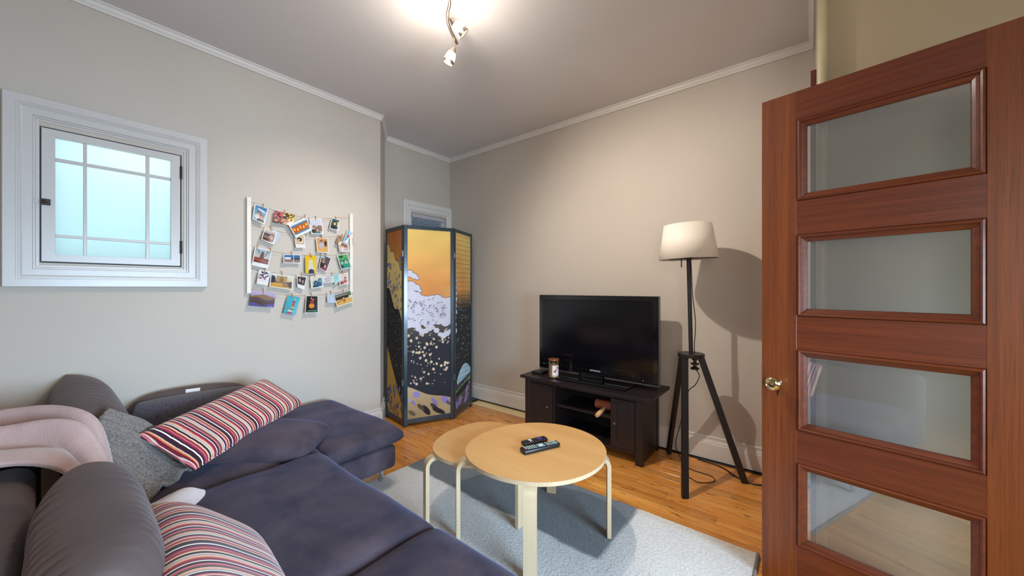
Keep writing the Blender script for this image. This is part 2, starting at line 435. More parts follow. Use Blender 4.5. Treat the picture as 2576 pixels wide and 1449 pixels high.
def pillow(L, D, T, nx=48, ny=36, pu=4, pv=4, pinch=0.05, ex=0.5, seed=1, wr=0.006, wf=(8, 40), flat=0.0, sag=0.0, bot=1.0, crease=0.0, cdir=0, edge=0.0, rc=0.0):
    """closed soft cushion: x length, y depth, z thickness; returns (verts, faces, edge_loop points)"""
    u = np.sin(np.linspace(-math.pi / 2, math.pi / 2, nx + 1)); v = np.sin(np.linspace(-math.pi / 2, math.pi / 2, ny + 1))
    u = 0.55 * u + 0.45 * np.linspace(-1, 1, nx + 1); v = 0.55 * v + 0.45 * np.linspace(-1, 1, ny + 1)
    Ug, Vg = np.meshgrid(u, v, indexing='ij')
    X = L / 2 * Ug * (1 - pinch * (1 - Vg ** 2) * (np.abs(Ug) ** 6) ) 
    Y = D / 2 * Vg * (1 - pinch * (1 - Ug ** 2) * (np.abs(Vg) ** 6))
    kc = 1 - rc * (np.abs(Ug) ** 4) * (np.abs(Vg) ** 4); X = X * kc; Y = Y * kc
    prof = (np.clip(1 - np.abs(Ug) ** pu, 0, 1) * np.clip(1 - np.abs(Vg) ** pv, 0, 1)) ** ex
    nz = Noise3(seed, 16, wf[0], wf[1]); nl = Noise3(seed + 5, 8, 3, 8)
    P = np.stack([X, Y, 0 * X], -1)
    inner = np.clip(prof * 1.6, 0, 1)
    wrk = nz(P) * wr * 3 * inner
    if crease:
        c = (Ug if cdir == 0 else Vg) ; d = (Vg if cdir == 0 else Ug)
        q = (Y if cdir == 0 else X)
        n2 = Noise3(seed + 9, 14, 10, 26)(P * np.array([1, 1, 1.0])); n3 = Noise3(seed + 13, 10, 5, 12)(P)
        ph = q * 62 + (X if cdir == 0 else Y) * 16 * np.sign(c) + 9 * n3 + 5 * n2
        rid = (1 - np.abs(np.sin(ph))) ** 2.2
        wrk = wrk - crease * rid * np.clip(0.15 + np.abs(c) ** 1.6, 0, 1) * inner * np.clip(0.6 + 1.6 * n2, 0.05, 1.3)
    top = T / 2 * prof * (1 + 0.12 * nl(P)) + wrk
    botm = -T / 2 * bot * prof + wrk * 0.3
    e = edge * T / 2
    verts = []; idx_t = np.zeros((nx + 1, ny + 1), int); idx_b = np.zeros((nx + 1, ny + 1), int)
    def bend(x, y, z): return z - sag * (x / (L / 2)) ** 2
    for i in range(nx + 1):
        for j in range(ny + 1):
            idx_t[i, j] = len(verts); verts.append((X[i, j], Y[i, j], bend(X[i, j], Y[i, j], top[i, j] + e)))
    for i in range(nx + 1):
        for j in range(ny + 1):
            if (i in (0, nx) or j in (0, ny)) and edge == 0: idx_b[i, j] = idx_t[i, j]
            else: idx_b[i, j] = len(verts); verts.append((X[i, j], Y[i, j], bend(X[i, j], Y[i, j], botm[i, j] - e)))
    faces = []
    for i in range(nx):
        for j in range(ny):
            faces.append((idx_t[i, j], idx_t[i + 1, j], idx_t[i + 1, j + 1], idx_t[i, j + 1]))
            faces.append((idx_b[i, j], idx_b[i, j + 1], idx_b[i + 1, j + 1], idx_b[i + 1, j]))
    if edge:
        for i in range(nx):
            for j, s in ((0, 1), (ny, -1)):
                q = (idx_b[i, j], idx_b[i + 1, j], idx_t[i + 1, j], idx_t[i, j]); faces.append(q if s > 0 else q[::-1])
        for j in range(ny):
            for i, s in ((0, -1), (nx, 1)):
                q = (idx_b[i, j], idx_b[i, j + 1], idx_t[i, j + 1], idx_t[i, j]); faces.append(q if s > 0 else q[::-1])
    faces = [tuple(int(a) for a in f) for f in faces]
    loop = [(i, 0) for i in range(nx)] + [(nx, j) for j in range(ny)] + [(i, ny) for i in range(nx, 0, -1)] + [(0, j) for j in range(ny, 0, -1)]
    pts = [verts[idx_t[i, j]] for i, j in loop]
    return verts, faces, pts
def cushion(name, mat4, label, cat, m, group=None, piping=0.0, parent=None, **k):
    v, f, lp = pillow(**k)
    if parent is None:
        me = bpy.data.meshes.new(name); me.from_pydata(v, [], f); me.update(); me.materials.append(M[m]); me.shade_smooth()
        o = bpy.data.objects.new(name, me); o.matrix_world = mat4; COL.objects.link(o); W[o.name] = mat4.copy()
        tag(o, label, cat, group)
    else:
        me = bpy.data.meshes.new(name); me.from_pydata(v, [], f); me.update(); me.materials.append(M[m]); me.shade_smooth()
        me.transform(mat4); o = bpy.data.objects.new(name, me); finish(o, parent, False)
    if piping:
        bm = bmesh.new(); pts = lp + [lp[0], lp[1]]
        tube(bm, pts, piping, 6, cap=False); q = obj('piping', bm, m, o, local=True, smooth=True)
        if parent is not None: q.data.transform(wm(parent).inverted() @ mat4)
    return o

# ------------------------------------------------------------------ painter for flat prints
class Print:
    def __init__(s, w_, h_, nx, ny, bgc):
        s.w, s.h, s.nx, s.ny = w_, h_, nx, ny
        s.x, s.y = np.meshgrid(np.linspace(0, w_, nx + 1), np.linspace(0, h_, ny + 1), indexing='ij')
        s.c = np.zeros((nx + 1, ny + 1, 3)); s.c[:] = bgc; s.px = max(w_ / nx, h_ / ny)
    def put(s, a, col):
        a = np.clip(a, 0, 1)[..., None]; s.c = s.c * (1 - a) + np.array(col, float) * a
    def rect(s, x0, y0, x1, y1, col):
        d = np.maximum(np.maximum(x0 - s.x, s.x - x1), np.maximum(y0 - s.y, s.y - y1)); s.put(0.5 - d / s.px, col)
    def ell(s, cx, cy, rx, ry, col, rot=0):
        dx, dy = s.x - cx, s.y - cy; c, q = math.cos(rot), math.sin(rot)
        a, b = (dx * c + dy * q) / rx, (-dx * q + dy * c) / ry
        d = (np.sqrt(a * a + b * b) - 1) * min(rx, ry); s.put(0.5 - d / s.px, col)
    def grad(s, c0, c1, y0, y1, mask=None):
        t = np.clip((s.y - y0) / (y1 - y0), 0, 1)[..., None]; g = np.array(c0, float) * (1 - t) + np.array(c1, float) * t
        if mask is None: s.c = g
        else: s.c = s.c * (1 - mask[..., None]) + g * mask[..., None]
    def under(s, f, col, a=1):   # fill below curve f(x)
        s.put((0.5 - (s.y - f(s.x)) / s.px) * a if a == 1 else np.clip(0.5 - (s.y - f(s.x)) / s.px, 0, 1) * a, col)
    def line(s, pts, wd, col):
        wd = max(wd, s.px * 1.1)
        for (x0, y0), (x1, y1) in zip(pts[:-1], pts[1:]):
            dx, dy = x1 - x0, y1 - y0; t = np.clip(((s.x - x0) * dx + (s.y - y0) * dy) / (dx * dx + dy * dy + 1e-12), 0, 1)
            d = np.hypot(s.x - x0 - t * dx, s.y - y0 - t * dy) - wd / 2; s.put(0.5 - d / s.px, col)
    def speck(s, seed, amt, f=(3, 30)):
        n = Noise3(seed, 18, f[0] / s.w, f[1] / s.w)(np.stack([s.x, s.y, 0 * s.x], -1))
        s.c = np.clip(s.c * (1 + amt * n[..., None] * 2.5), 0, 255)
    def lin(s):
        c = np.clip(s.c / 255, 0, 1); return np.where(c <= 0.04045, c / 12.92, ((c + 0.055) / 1.055) ** 2.4)
def setcol(me, lin, ntot):
    a = me.color_attributes.new('Col', 'FLOAT_COLOR', 'POINT')
    arr = np.ones((ntot, 4), np.float32); arr[:len(lin), :3] = lin
    if len(lin) < ntot: arr[len(lin):, :3] = 0.75
    a.data.foreach_set('color', arr.ravel())

# ================================================================== SETTING
ZC = 2.91; XA = -3.127; YB = 3.12; XR = 0.03; XREC = -3.508; YJ0, YJ1 = 1.923, 2.21
YN = 2.10; XH = 1.62; YREAR = -1.85
# floor: a dark base with every plank a piece of its own
fl = obj('floor', B(-3.75, 1.8, -2.0, 3.3, -0.05, -0.019), 'subfloor'); tag(fl, kind='structure')
pw = 0.0835
r0 = int((YB - YREAR) / pw) + 1
cnt = 0
for i in range(r0):
    y1 = YB - i * pw; y0 = y1 - pw + 0.0020
    joints = []
    x = -3.62 + random.uniform(0.3, 1.6)
    while x < XH:
        joints.append(x); x += random.uniform(1.6, 2.6) if i > 28 else random.uniform(1.0, 2.1)
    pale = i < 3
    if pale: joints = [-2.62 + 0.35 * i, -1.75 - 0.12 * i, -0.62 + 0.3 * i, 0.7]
    xs = [-3.62] + joints + [XH]
    for a, b in zip(xs[:-1], xs[1:]):
        if i < 14 and a > 0.2: pass
        m = 'plank_lit' if (pale and b < -1.6 and a > -3.5 or (pale and b < -2.0)) else 'plank'
        dz = random.uniform(-0.0008, 0)
        bm = bmesh.new()
        z1 = dz; e = 0.0004
        lo = [(a + 0.0006, y0), (b - 0.0006, y0), (b - 0.0006, y1), (a + 0.0006, y1)]
        hi = [(a + 0.0006 + e, y0 + e), (b - 0.0006 - e, y0 + e), (b - 0.0006 - e, y1 - e), (a + 0.0006 + e, y1 - e)]
        va = [bm.verts.new((p[0], p[1], -0.018)) for p in lo]; vb = [bm.verts.new((p[0], p[1], z1 - e)) for p in lo]; vc = [bm.verts.new((p[0], p[1], z1)) for p in hi]
        bm.faces.new(vc); bm.faces.new(va)
        for k in range(4):
            bm.faces.new((va[k], va[(k + 1) % 4], vb[(k + 1) % 4], vb[k])); bm.faces.new((vb[k], vb[(k + 1) % 4], vc[(k + 1) % 4], vc[k]))
        bm.normal_update()
        for f in bm.faces:
            if abs(f.normal.z) < 0.5: f.material_index = 1
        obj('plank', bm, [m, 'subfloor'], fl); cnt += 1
print('planks', cnt)

tag(obj('ceiling', B(-3.75, 1.8, -2.0, 3.3, ZC, ZC + 0.06), 'ceiling'), kind='structure')
# wall_left with the window opening
WY0, WY1, WZ0, WZ1 = -0.045, 0.52, 1.430, 2.150
def wall_with_hole(x0, x1, ya, yb, hy0, hy1, hz0, hz1, bm=None):
    bm = bm or bmesh.new()
    B(x0, x1, ya, hy0, 0, ZC, bm=bm); B(x0, x1, hy1, yb, 0, ZC, bm=bm)
    B(x0, x1, hy0, hy1, 0, hz0, bm=bm); B(x0, x1, hy0, hy1, hz1, ZC, bm=bm); return bm
bm = wall_with_hole(XA - 0.12, XA, YREAR, YJ0 - 0.09, WY0, WY1, WZ0, WZ1)
prism(bm, [(XA, YJ0 - 0.09), (XA, YJ0), (XREC, YJ1), (XREC - 0.1, YJ1), (XREC - 0.1, YJ1 - 0.1), (XA - 0.12, YJ0 - 0.09)][::-1], 0, ZC)
tag(obj('wall_left', bm, 'wall'), kind='structure')
# recess wall with narrow window opening
RY0, RY1, RZ0, RZ1 = 2.535, 3.055, 0.95, 2.155
bm = wall_with_hole(XREC - 0.1, XREC, YJ1, YB, RY0, RY1, RZ0, RZ1)
tag(obj('wall_recess', bm, 'wall'), kind='structure')
tag(obj('wall_back', B(XREC - 0.1, XR + 0.1, YB, YB + 0.1, 0, ZC), 'wall'), kind='structure')
bm = bmesh.new(); prism(bm, [(XR, YN), (XH + 0.1, YN), (XH + 0.1, YB + 0.1), (XR, YB)], 0, ZC)
for f in bm.faces:
    if f.normal.y < -0.9 or abs(f.calc_center_median().y - YN) < 1e-4: f.material_index = 1
tag(obj('wall_right', bm, ['wall', 'wall_hall']), kind='structure')
# hall wall with its window, rear wall with an opening added for fill light (behind the camera)
bm = wall_with_hole(XH, XH + 0.1, YREAR, YN, 0.1, 1.4, 0.6, 1.65)
tag(obj('wall_hall', bm, 'wall_hall'), kind='structure')
bm = bmesh.new(); hx0, hx1 = 0.4, 1.5
B(-3.75, hx0, YREAR - 0.1, YREAR, 0, ZC, bm=bm); B(hx1, XH + 0.1, YREAR - 0.1, YREAR, 0, ZC, bm=bm)
B(hx0, hx1, YREAR - 0.1, YREAR, 0, 0.9, bm=bm); B(hx0, hx1, YREAR - 0.1, YREAR, 2.4, ZC, bm=bm)
tag(obj('wall_rear', bm, 'wall'), kind='structure')

# ceiling trim
prof = [(0, -0.048), (0.012, -0.050), (0.014, -0.036), (0.020, -0.030), (0.024, -0.014), (0.034, -0.008), (0.034, 0.0)]
path = [(XR, YN + 0.02), (XR, YB), (XREC, YB), (XREC, YJ1), (XA, YJ0), (XA, YREAR)]
tag(obj('trim_1', pathmold(bmesh.new(), path, prof, ZC), 'trim'), kind='structure')
# baseboards (tall, moulded)
bp = [(0, 0.182), (0.006, 0.182), (0.012, 0.178), (0.012, 0.170), (0.008, 0.166), (0.008, 0.150), (0.014, 0.146), (0.017, 0.138), (0.017, 0.130), (0.022, 0.126), (0.022, 0.0)]
tag(obj('baseboard_back', pathmold(bmesh.new(), [(XR, YB), (XREC, YB)], bp, 0), 'trim'), kind='structure')
tag(obj('baseboard_left', pathmold(bmesh.new(), [(XREC, YJ1), (XA, YJ0), (XA, YREAR)], bp, 0), 'trim'), kind='structure')
tag(obj('baseboard_right', pathmold(bmesh.new(), [(XR, YN + 0.06), (XR, YB)], bp, 0), 'trim'), kind='structure')
# shoe moulding / dark gap strip along the back wall
tag(obj('trim_2', B(XREC, XR, YB - 0.027, YB - 0.018, 0, 0.012), 'black_rubber'), kind='structure')
# corner: stained jamb strip and painted pipe
tag(obj('trim_3', B(0.004, 0.024, 2.088, 2.125, 0, 2.255, bev=0.002), 'jamb'), kind='structure')
bm = tube(bmesh.new(), [(0.043, 2.074, 0), (0.043, 2.074, ZC)], 0.0185, 16)
pp = obj('pipe', bm, 'pipe_paint', smooth=True)
for zz in (0.02, ZC - 0.03):
    obj('pipe_flange', lathe(bmesh.new(), [(0.0185, 0), (0.03, 0), (0.03, 0.012), (0.0185, 0.016)], (0.043, 2.074, zz), 20), 'pipe_paint', pp, smooth=True)
tag(pp, 'thin cream painted heating pipe running up the corner behind the open door', 'pipe')

# ------------------------------------------------------------------ window 1 (interior casement with nine frosted panes)
w1 = thing('window_1', (XA, 0.24, 1.3), 'white painted casement window with nine glowing frosted panes on the left wall', kind='structure')
oy0, oy1, oz0, oz1 = -0.157, 0.642, 1.306, 2.283
bm = bmesh.new()
ringmold(bm, (XA, oy0, oz0), (0, 1, 0), (0, 0, 1), (1, 0, 0), oy1 - oy0, oz1 - oz0,
         [(0, 0), (0, 0.034), (0.003, 0.037), (0.040, 0.037), (0.042, 0.033), (0.047, 0.033), (0.049, 0.029), (0.054, 0.029), (0.056, 0.025), (0.062, 0.022),
          (0.092, 0.022), (0.095, 0.014), (0.101, 0.014), (0.104, 0.006), (0.113, 0.006), (0.113, -0.02), (0.118, -0.03)])
obj('window_casing', bm, 'white', w1)
bm = bmesh.new()
ringmold(bm, (XA, WY0 - 0.002, WZ0 - 0.002), (0, 1, 0), (0, 0, 1), (1, 0, 0), WY1 - WY0 + 0.004, WZ1 - WZ0 + 0.004, [(0.0, -0.001), (0.004, -0.001), (0.004, -0.11), (0, -0.11)])
obj('window_jamb', bm, 'white', w1)
bm = bmesh.new()
ringmold(bm, (XA, WY0, WZ0), (0, 1, 0), (0, 0, 1), (1, 0, 0), WY1 - WY0, WZ1 - WZ0, [(0, -0.032), (0.026, -0.032), (0.026, -0.045), (0, -0.045)])
obj('gap_backing', bm, 'iron', w1)  # dark ring added behind the sash gap to stop light leaking in
# sash
sy0, sy1, sz0, sz1 = -0.036, 0.511, 1.441, 2.141
cols = [(0.009, 0.107), (0.121, 0.355), (0.371, 0.468)]; rows = [(1.478, 1.571), (1.586, 1.977), (1.994, 2.103)]
bm = bmesh.new(); xf0, xf1 = XA - 0.030, XA + 0.001
B(xf0, xf1, sy0, cols[0][0], sz0, sz1, bm=bm); B(xf0, xf1, cols[2][1], sy1, sz0, sz1, bm=bm)
B(xf0, xf1, cols[0][0], cols[2][1], sz0, rows[0][0], bm=bm); B(xf0, xf1, cols[0][0], cols[2][1], rows[2][1], sz1, bm=bm)
sash = obj('sash', bm, 'white', w1)
bm = bmesh.new()
for a, b in ((cols[0][1], cols[1][0]), (cols[1][1], cols[2][0])): B(xf0 + 0.004, xf1 - 0.006, a, b, rows[0][0], rows[2][1], bev=0.002, bm=bm)
for a, b in ((rows[0][1], rows[1][0]), (rows[1][1], rows[2][0])): B(xf0 + 0.004, xf1 - 0.007, cols[0][0], cols[2][1], a, b, bev=0.002, bm=bm)
obj('glazing_bar', bm, 'white', sash)
for a, b in cols:
    for c, d in rows:
        obj('pane', B(xf0 + 0.001, xf0 + 0.005, a - 0.004, b + 0.004, c - 0.004, d + 0.004), 'frosted', sash)
bm = B(XA + 0.001, XA + 0.010, -0.035, -0.006, 1.735, 1.768, bev=0.002)
lt = obj('latch', bm, 'iron', w1); lathe_b = lathe(bmesh.new(), [(0, 0), (0.008, 0), (0.008, 0.02), (0.004, 0.026), (0, 0.027)], (XA + 0.008, -0.022, 1.752), 12, (1, 0, 0))
obj('latch_knob', lathe_b, 'iron', lt, smooth=True)
obj('latch_keep', B(XA + 0.006, XA + 0.014, -0.062, -0.045, 1.742, 1.762, bev=0.002), 'white', w1)
for zz in (2.035, 1.560):
    obj('hinge', tube(bmesh.new(), [(XA + 0.006, 0.5145, zz - 0.04), (XA + 0.006, 0.5145, zz + 0.04)], 0.006, 10), 'iron', w1, smooth=True)

# ------------------------------------------------------------------ window 2 in the recess, with blind
w2 = thing('window_2', (XREC, 2.79, 0.9), 'narrow window with half-open horizontal blind above the folding screen', kind='structure')
bm = bmesh.new()
ringmold(bm, (XREC, 2.425, 0.85), (0, 1, 0), (0, 0, 1), (1, 0, 0), 3.118 - 2.425 + 0.05, 2.285 - 0.85,
         [(0, 0), (0, 0.028), (0.012, 0.032), (0.055, 0.028), (0.06, 0.02), (0.095, 0.02), (0.10, 0.012), (0.11, 0.010), (0.112, -0.02)])
obj('window_casing', bm, 'trim', w2)
bm = bmesh.new()
B(XREC - 0.06, XREC - 0.03, RY0, RY0 + 0.04, RZ0, RZ1, bm=bm); B(XREC - 0.06, XREC - 0.03, RY1 - 0.04, RY1, RZ0, RZ1, bm=bm)
B(XREC - 0.06, XREC - 0.03, RY0 + 0.04, RY1 - 0.04, RZ1 - 0.05, RZ1, bm=bm); B(XREC - 0.06, XREC - 0.03, RY0 + 0.04, RY1 - 0.04, RZ0, RZ0 + 0.05, bm=bm)
B(XREC - 0.06, XREC - 0.03, RY0 + 0.04, RY1 - 0.04, 1.52, 1.56, bm=bm)
obj('sash', bm, 'trim', w2)
obj('pane', B(XREC - 0.05, XREC - 0.046, RY0 + 0.035, RY1 - 0.035, RZ0 + 0.045, RZ1 - 0.045), 'glass', w2)
bl = thing('window_blind', (XREC, 2.79, 2.1), 'pale horizontal slat blind hanging in the small window behind the folding screen', 'blind')
obj('head_rail', B(XREC - 0.024, XREC + 0.006, RY0 + 0.02, RY1 - 0.005, 2.105, 2.135, bev=0.003), 'blind', bl)
zz = 2.085; slat = None
while zz > 1.70:
    bm = B(-0.013, 0.013, RY0 + 0.024, RY1 - 0.01, -0.0011, 0.0011)
    bm.transform(Matrix.Translation((XREC - 0.010, 0, zz)) @ Matrix.Rotation(R(12), 4, 'Y'))
    obj('slat', bm, 'blind', bl); zz -= 0.024
for yy in (RY0 + 0.11, RY1 - 0.10):
    obj('ladder_cord', tube(bmesh.new(), [(XREC + 0.005, yy, 2.11), (XREC + 0.005, yy, 1.69)], 0.002, 6), 'blind', bl)
fac = thing('facade', (-4.9, 3.0, 0), 'dark blue neighbouring house wall seen through the small blind', 'building')
obj('facade_wall', B(-4.9, -4.7, 1.2, 4.6, 0, 4.2), 'night', fac)
obj('facade_frame', B(-4.7, -4.66, 3.15, 3.35, 1.0, 3.8), 'trim', fac)

# ------------------------------------------------------------------ open door
ang = math.atan2(-0.196, 0.980)
dr = thing('door_1', (-0.166, 1.993, 0), 'open red-brown stained wooden door with stacked glass panes at the right', rotz=ang, kind='structure')
DW, DT, DZ0, DZ1 = 0.747, 0.036, 0.012, 2.130
panes = [(1.666, 2.0085), (1.181, 1.525), (0.700, 1.042), (0.214, 0.565)]
o = obj('stile', B(0, 0.127, 0, DT, DZ0, DZ1, bev=0.0012), 'door_v', dr, local=True)
o = obj('stile', B(0.620, DW, 0, DT, DZ0, DZ1, bev=0.0012), 'door_v', dr, local=True)
zr = [DZ1] + [v for a, b in panes for v in (b, a)] + [DZ0]
for k in range(0, len(zr), 2):
    obj('rail', B(0.1265, 0.6205, 0.0006, DT - 0.0006, zr[k + 1], zr[k]), 'door_h', dr, local=True)
for z0, z1 in panes:
    for side in (0, 1):
        bm = bmesh.new()
        Nn = (0, -1, 0) if side == 0 else (0, 1, 0); Oy = 0 if side == 0 else DT
        ringmold(bm, (0.127, Oy, z0), (1, 0, 0), (0, 0, 1), Nn, 0.493, z1 - z0,
                 [(0, -0.004), (0.002, -0.002), (0.003, 0.004), (0.008, 0.007), (0.013, 0.004), (0.015, -0.003), (0.022, -0.006), (0.030, -0.011), (0.032, -0.015)])
        obj('glazing_bead', bm, 'door_h', dr, local=True)
    obj('pane', B(0.150, 0.598, DT / 2 - 0.002, DT / 2 + 0.002, z0 + 0.022, z1 - 0.022), 'glass', dr, local=True)
kx, kz = 0.054, 0.889
kn = obj('door_knob', lathe(bmesh.new(), [(0, -0.002), (0.020, -0.002), (0.021, 0.003), (0.014, 0.007), (0.009, 0.012), (0.009, 0.028), (0.016, 0.031), (0.026, 0.036), (0.030, 0.043), (0.0305, 0.049), (0.028, 0.055), (0.022, 0.060), (0.012, 0.063), (0, 0.064)], (kx, 0, kz), 32, (0, -1, 0)), 'brass', dr, local=True, smooth=True, sharp=0, label='polished oval metal knob')
obj('knob_ring', lathe(bmesh.new(), [(0.0225, 0.0598), (0.0215, 0.0618), (0.0205, 0.0608)], (kx, 0, kz), 32, (0, -1, 0)), 'chrome', kn, local=True, smooth=True)
bm = lathe(bmesh.new(), [(0, 0.0), (0.006, 0.0), (0.006, 0.0012), (0, 0.0012)], (kx + 0.006, 0, 0.850), 14, (0, -1, 0)); B(kx + 0.0035, kx + 0.0085, -0.0012, 0.0, 0.832, 0.850, bm=bm)
obj('keyhole', bm, 'black_rubber', dr, local=True)
obj('lock_plate', B(-0.002, 0.001, 0.006, DT - 0.006, 0.80, 0.96, bev=0.0006), 'iron', dr, local=True)
for zz in (0.25, 1.07, 1.88):
    obj('hinge', tube(bmesh.new(), [(DW + 0.004, DT, zz - 0.045), (DW + 0.004, DT, zz + 0.045)], 0.007, 10), 'iron', dr, local=True)

# ================================================================== SOFA
def soft(name, m, parent, c, L, D, T, rz=0, tilt=(0, 0), **k):
    m4 = Matrix.Translation(c) @ Euler((tilt[0], tilt[1], rz)).to_matrix().to_4x4()
    return cushion(name, m4, None, None, m, parent=parent, L=L, D=D, T=T, **k)
def section(name, x0, x1, y0, y1, label, legs, cz=0.345, T=0.125, seed=3, seat=True, over=0.012):
    t = thing(name, ((x0 + x1) / 2, (y0 + y1) / 2, 0), label, 'sofa', group='sofa sections')
    bm = B(x0 + 0.012, x1 - 0.012, y0, y1 - 0.03, 0.150, 0.295, bev=0.028, seg=4)
    obj('base', bm, 'sofa', t, smooth=True, sharp=0)
    soft('seat_cushion', 'sofa', t, ((x0 + x1) / 2, (y0 + y1) / 2 + 0.01, cz), x1 - x0 + over * 2, y1 - y0 + over, T, pu=10, pv=9, ex=0.42, pinch=0.012,
         nx=80, ny=70, seed=seed, wr=0.0065, wf=(7, 34), bot=0.9, edge=0.25)
    for lx, ly in legs:
        obj('leg', tube(bmesh.new(), [(lx, ly, 0.0), (lx, ly, 0.155)], 0.0125, 16), 'chrome', t, smooth=True)
    return t
XS = [-3.06, -2.055, -1.10, -0.16]
ot = section('sofa_footstool', XS[0], XS[1], 0.93, 1.42, 'dark suede footstool section pushed up to the sofa under the wall of photographs', [(-2.225, 1.375), (-2.95, 1.36), (-2.225, 1.0), (-2.95, 1.0)], cz=0.348, T=0.105, seed=11, over=0.0)
s0 = section('sofa_section', XS[0], XS[1], 0.02, 0.915, 'dark suede corner seat section of the sofa against the left wall', [(-2.95, 0.1), (-2.2, 0.1)], cz=0.352, T=0.14, seed=21)
s1 = section('sofa_section', XS[1], XS[2], 0.02, 0.895, 'dark suede middle seat section with wide smooth cushion nearest the coffee tables', [(-1.95, 0.8), (-1.2, 0.8), (-1.95, 0.1)], cz=0.356, T=0.15, seed=31)
s2 = section('sofa_section', XS[2], XS[3], 0.02, 0.90, 'dark suede seat section at the bottom edge of the picture right of the middle seat', [(-0.98, 0.8), (-0.26, 0.8), (-0.26, 0.1)], cz=0.352, T=0.145, seed=41)
def backrest(parent, x0, x1, m='sofa_grey'):
    bm = B(x0, x1, -0.185, -0.035, 0.15, 0.665, bev=0.06, seg=6)
    obj('backrest', bm, m, parent, smooth=True, sharp=0)
backrest(s0, -3.04, -2.32); backrest(s1, -2.24, XS[2] - 0.01); backrest(s2, XS[2] + 0.01, XS[3])
# back cushions (loose)
GB = 'loose back cushions'
m4 = frame4((-1.40, 0.085, 0.570), (1, -0.02, 0.02), (0.0, -0.20, 1))
cushion('back_cushion', m4, 'big puckered grey suede back cushion standing at the lower left corner of the picture', 'cushion', 'sofa_grey', GB,
        L=0.82, D=0.42, T=0.22, nx=110, ny=80, pu=4, pv=4.5, ex=0.5, pinch=0.03, rc=0.10, seed=51, wr=0.004, wf=(8, 34), crease=0.014, cdir=1)
m4 = frame4((-2.73, 0.125, 0.592), (1, -0.03, -0.06), (-0.03, -0.36, 0.9))
cushion('back_cushion', m4, 'brown-grey suede back cushion slumped against the wall behind the pink blanket', 'cushion', 'sofa_grey', GB,
        L=0.76, D=0.48, T=0.25, nx=90, ny=70, pu=5, pv=4, ex=0.5, pinch=0.04, rc=0.0, seed=61, wr=0.005, wf=(8, 30), crease=0.012, cdir=1)
# navy cushion lying flat under the striped one
m4 = frame4((-2.47, 0.60, 0.452), (0.66, 0.72, -0.02), (-0.72, 0.66, 0.02))
cushion('back_cushion', m4, 'dark navy-grey suede cushion lying flat beneath the far striped cushion', 'cushion', 'sofa', GB,
        L=0.98, D=0.44, T=0.17, nx=60, ny=44, pu=4, pv=3.5, ex=0.5, pinch=0.04, rc=0.10, seed=71, wr=0.004, wf=(8, 26))
# knit cushion and grey cushion against the wall
m4 = frame4((-3.02, 0.56, 0.505), (0.03, 1, -0.02), (-0.10, 0, 1))
o = cushion('back_cushion', m4, 'flat grey suede cushion with a small white tag standing against the left wall', 'cushion', 'sofa_grey', GB,
        L=0.56, D=0.32, T=0.18, nx=50, ny=30, pu=3, pv=4, pinch=-0.12, rc=0.12, seed=81, wr=0.004)
tg = B(-0.034, 0.034, -0.001, 0.001, 0, 0.026); tg.transform(Matrix.Translation((-2.972, 0.545, 0.652)) @ Matrix.Rotation(R(80), 4, 'Z') )
obj('care_tag', tg, 'tag', o, label='small white fabric tag')
m4 = frame4((-2.90, 0.57, 0.515), (0.05, 1, -0.02), (-0.22, 0, 1))
cushion('knit_cushion', m4, 'charcoal blue knitted cushion half hidden behind the far striped cushion', 'cushion', 'knit_dark', None,
        L=0.58, D=0.29, T=0.17, nx=60, ny=40, pu=4, pv=4, ex=0.5, pinch=-0.05, rc=0.06, seed=91, wr=0.006)
# striped lumbar cushions
GS = 'striped lumbar cushions'
m4 = frame4((-2.44, 0.625, 0.600), (-0.4125, 0.6145, 0.065), (-0.215, -0.12, 0.145))
cushion('striped_cushion', m4, 'long striped maroon, pink and cream cushion tilted up on the far sofa seat', 'cushion', 'stripe_a', GS, piping=0.004,
        L=0.75, D=0.30, T=0.11, nx=110, ny=50, pu=7, pv=4, ex=0.5, pinch=0.035, seed=101, wr=0.003, wf=(8, 30), crease=0.002, cdir=0)
m4 = frame4((-1.09, 0.255, 0.545), (1, -0.10, 0.0), (0.04, -0.72, 0.68))
cushion('striped_cushion', m4, 'striped maroon, pink and cream cushion leaning at the bottom edge beside the big puckered cushion', 'cushion', 'stripe_b', GS, piping=0.004,
        L=0.84, D=0.36, T=0.17, nx=120, ny=70, pu=4.5, pv=3.6, ex=0.5, pinch=0.03, rc=0.05, seed=111, wr=0.005, wf=(6, 26), crease=0.0035, cdir=1)

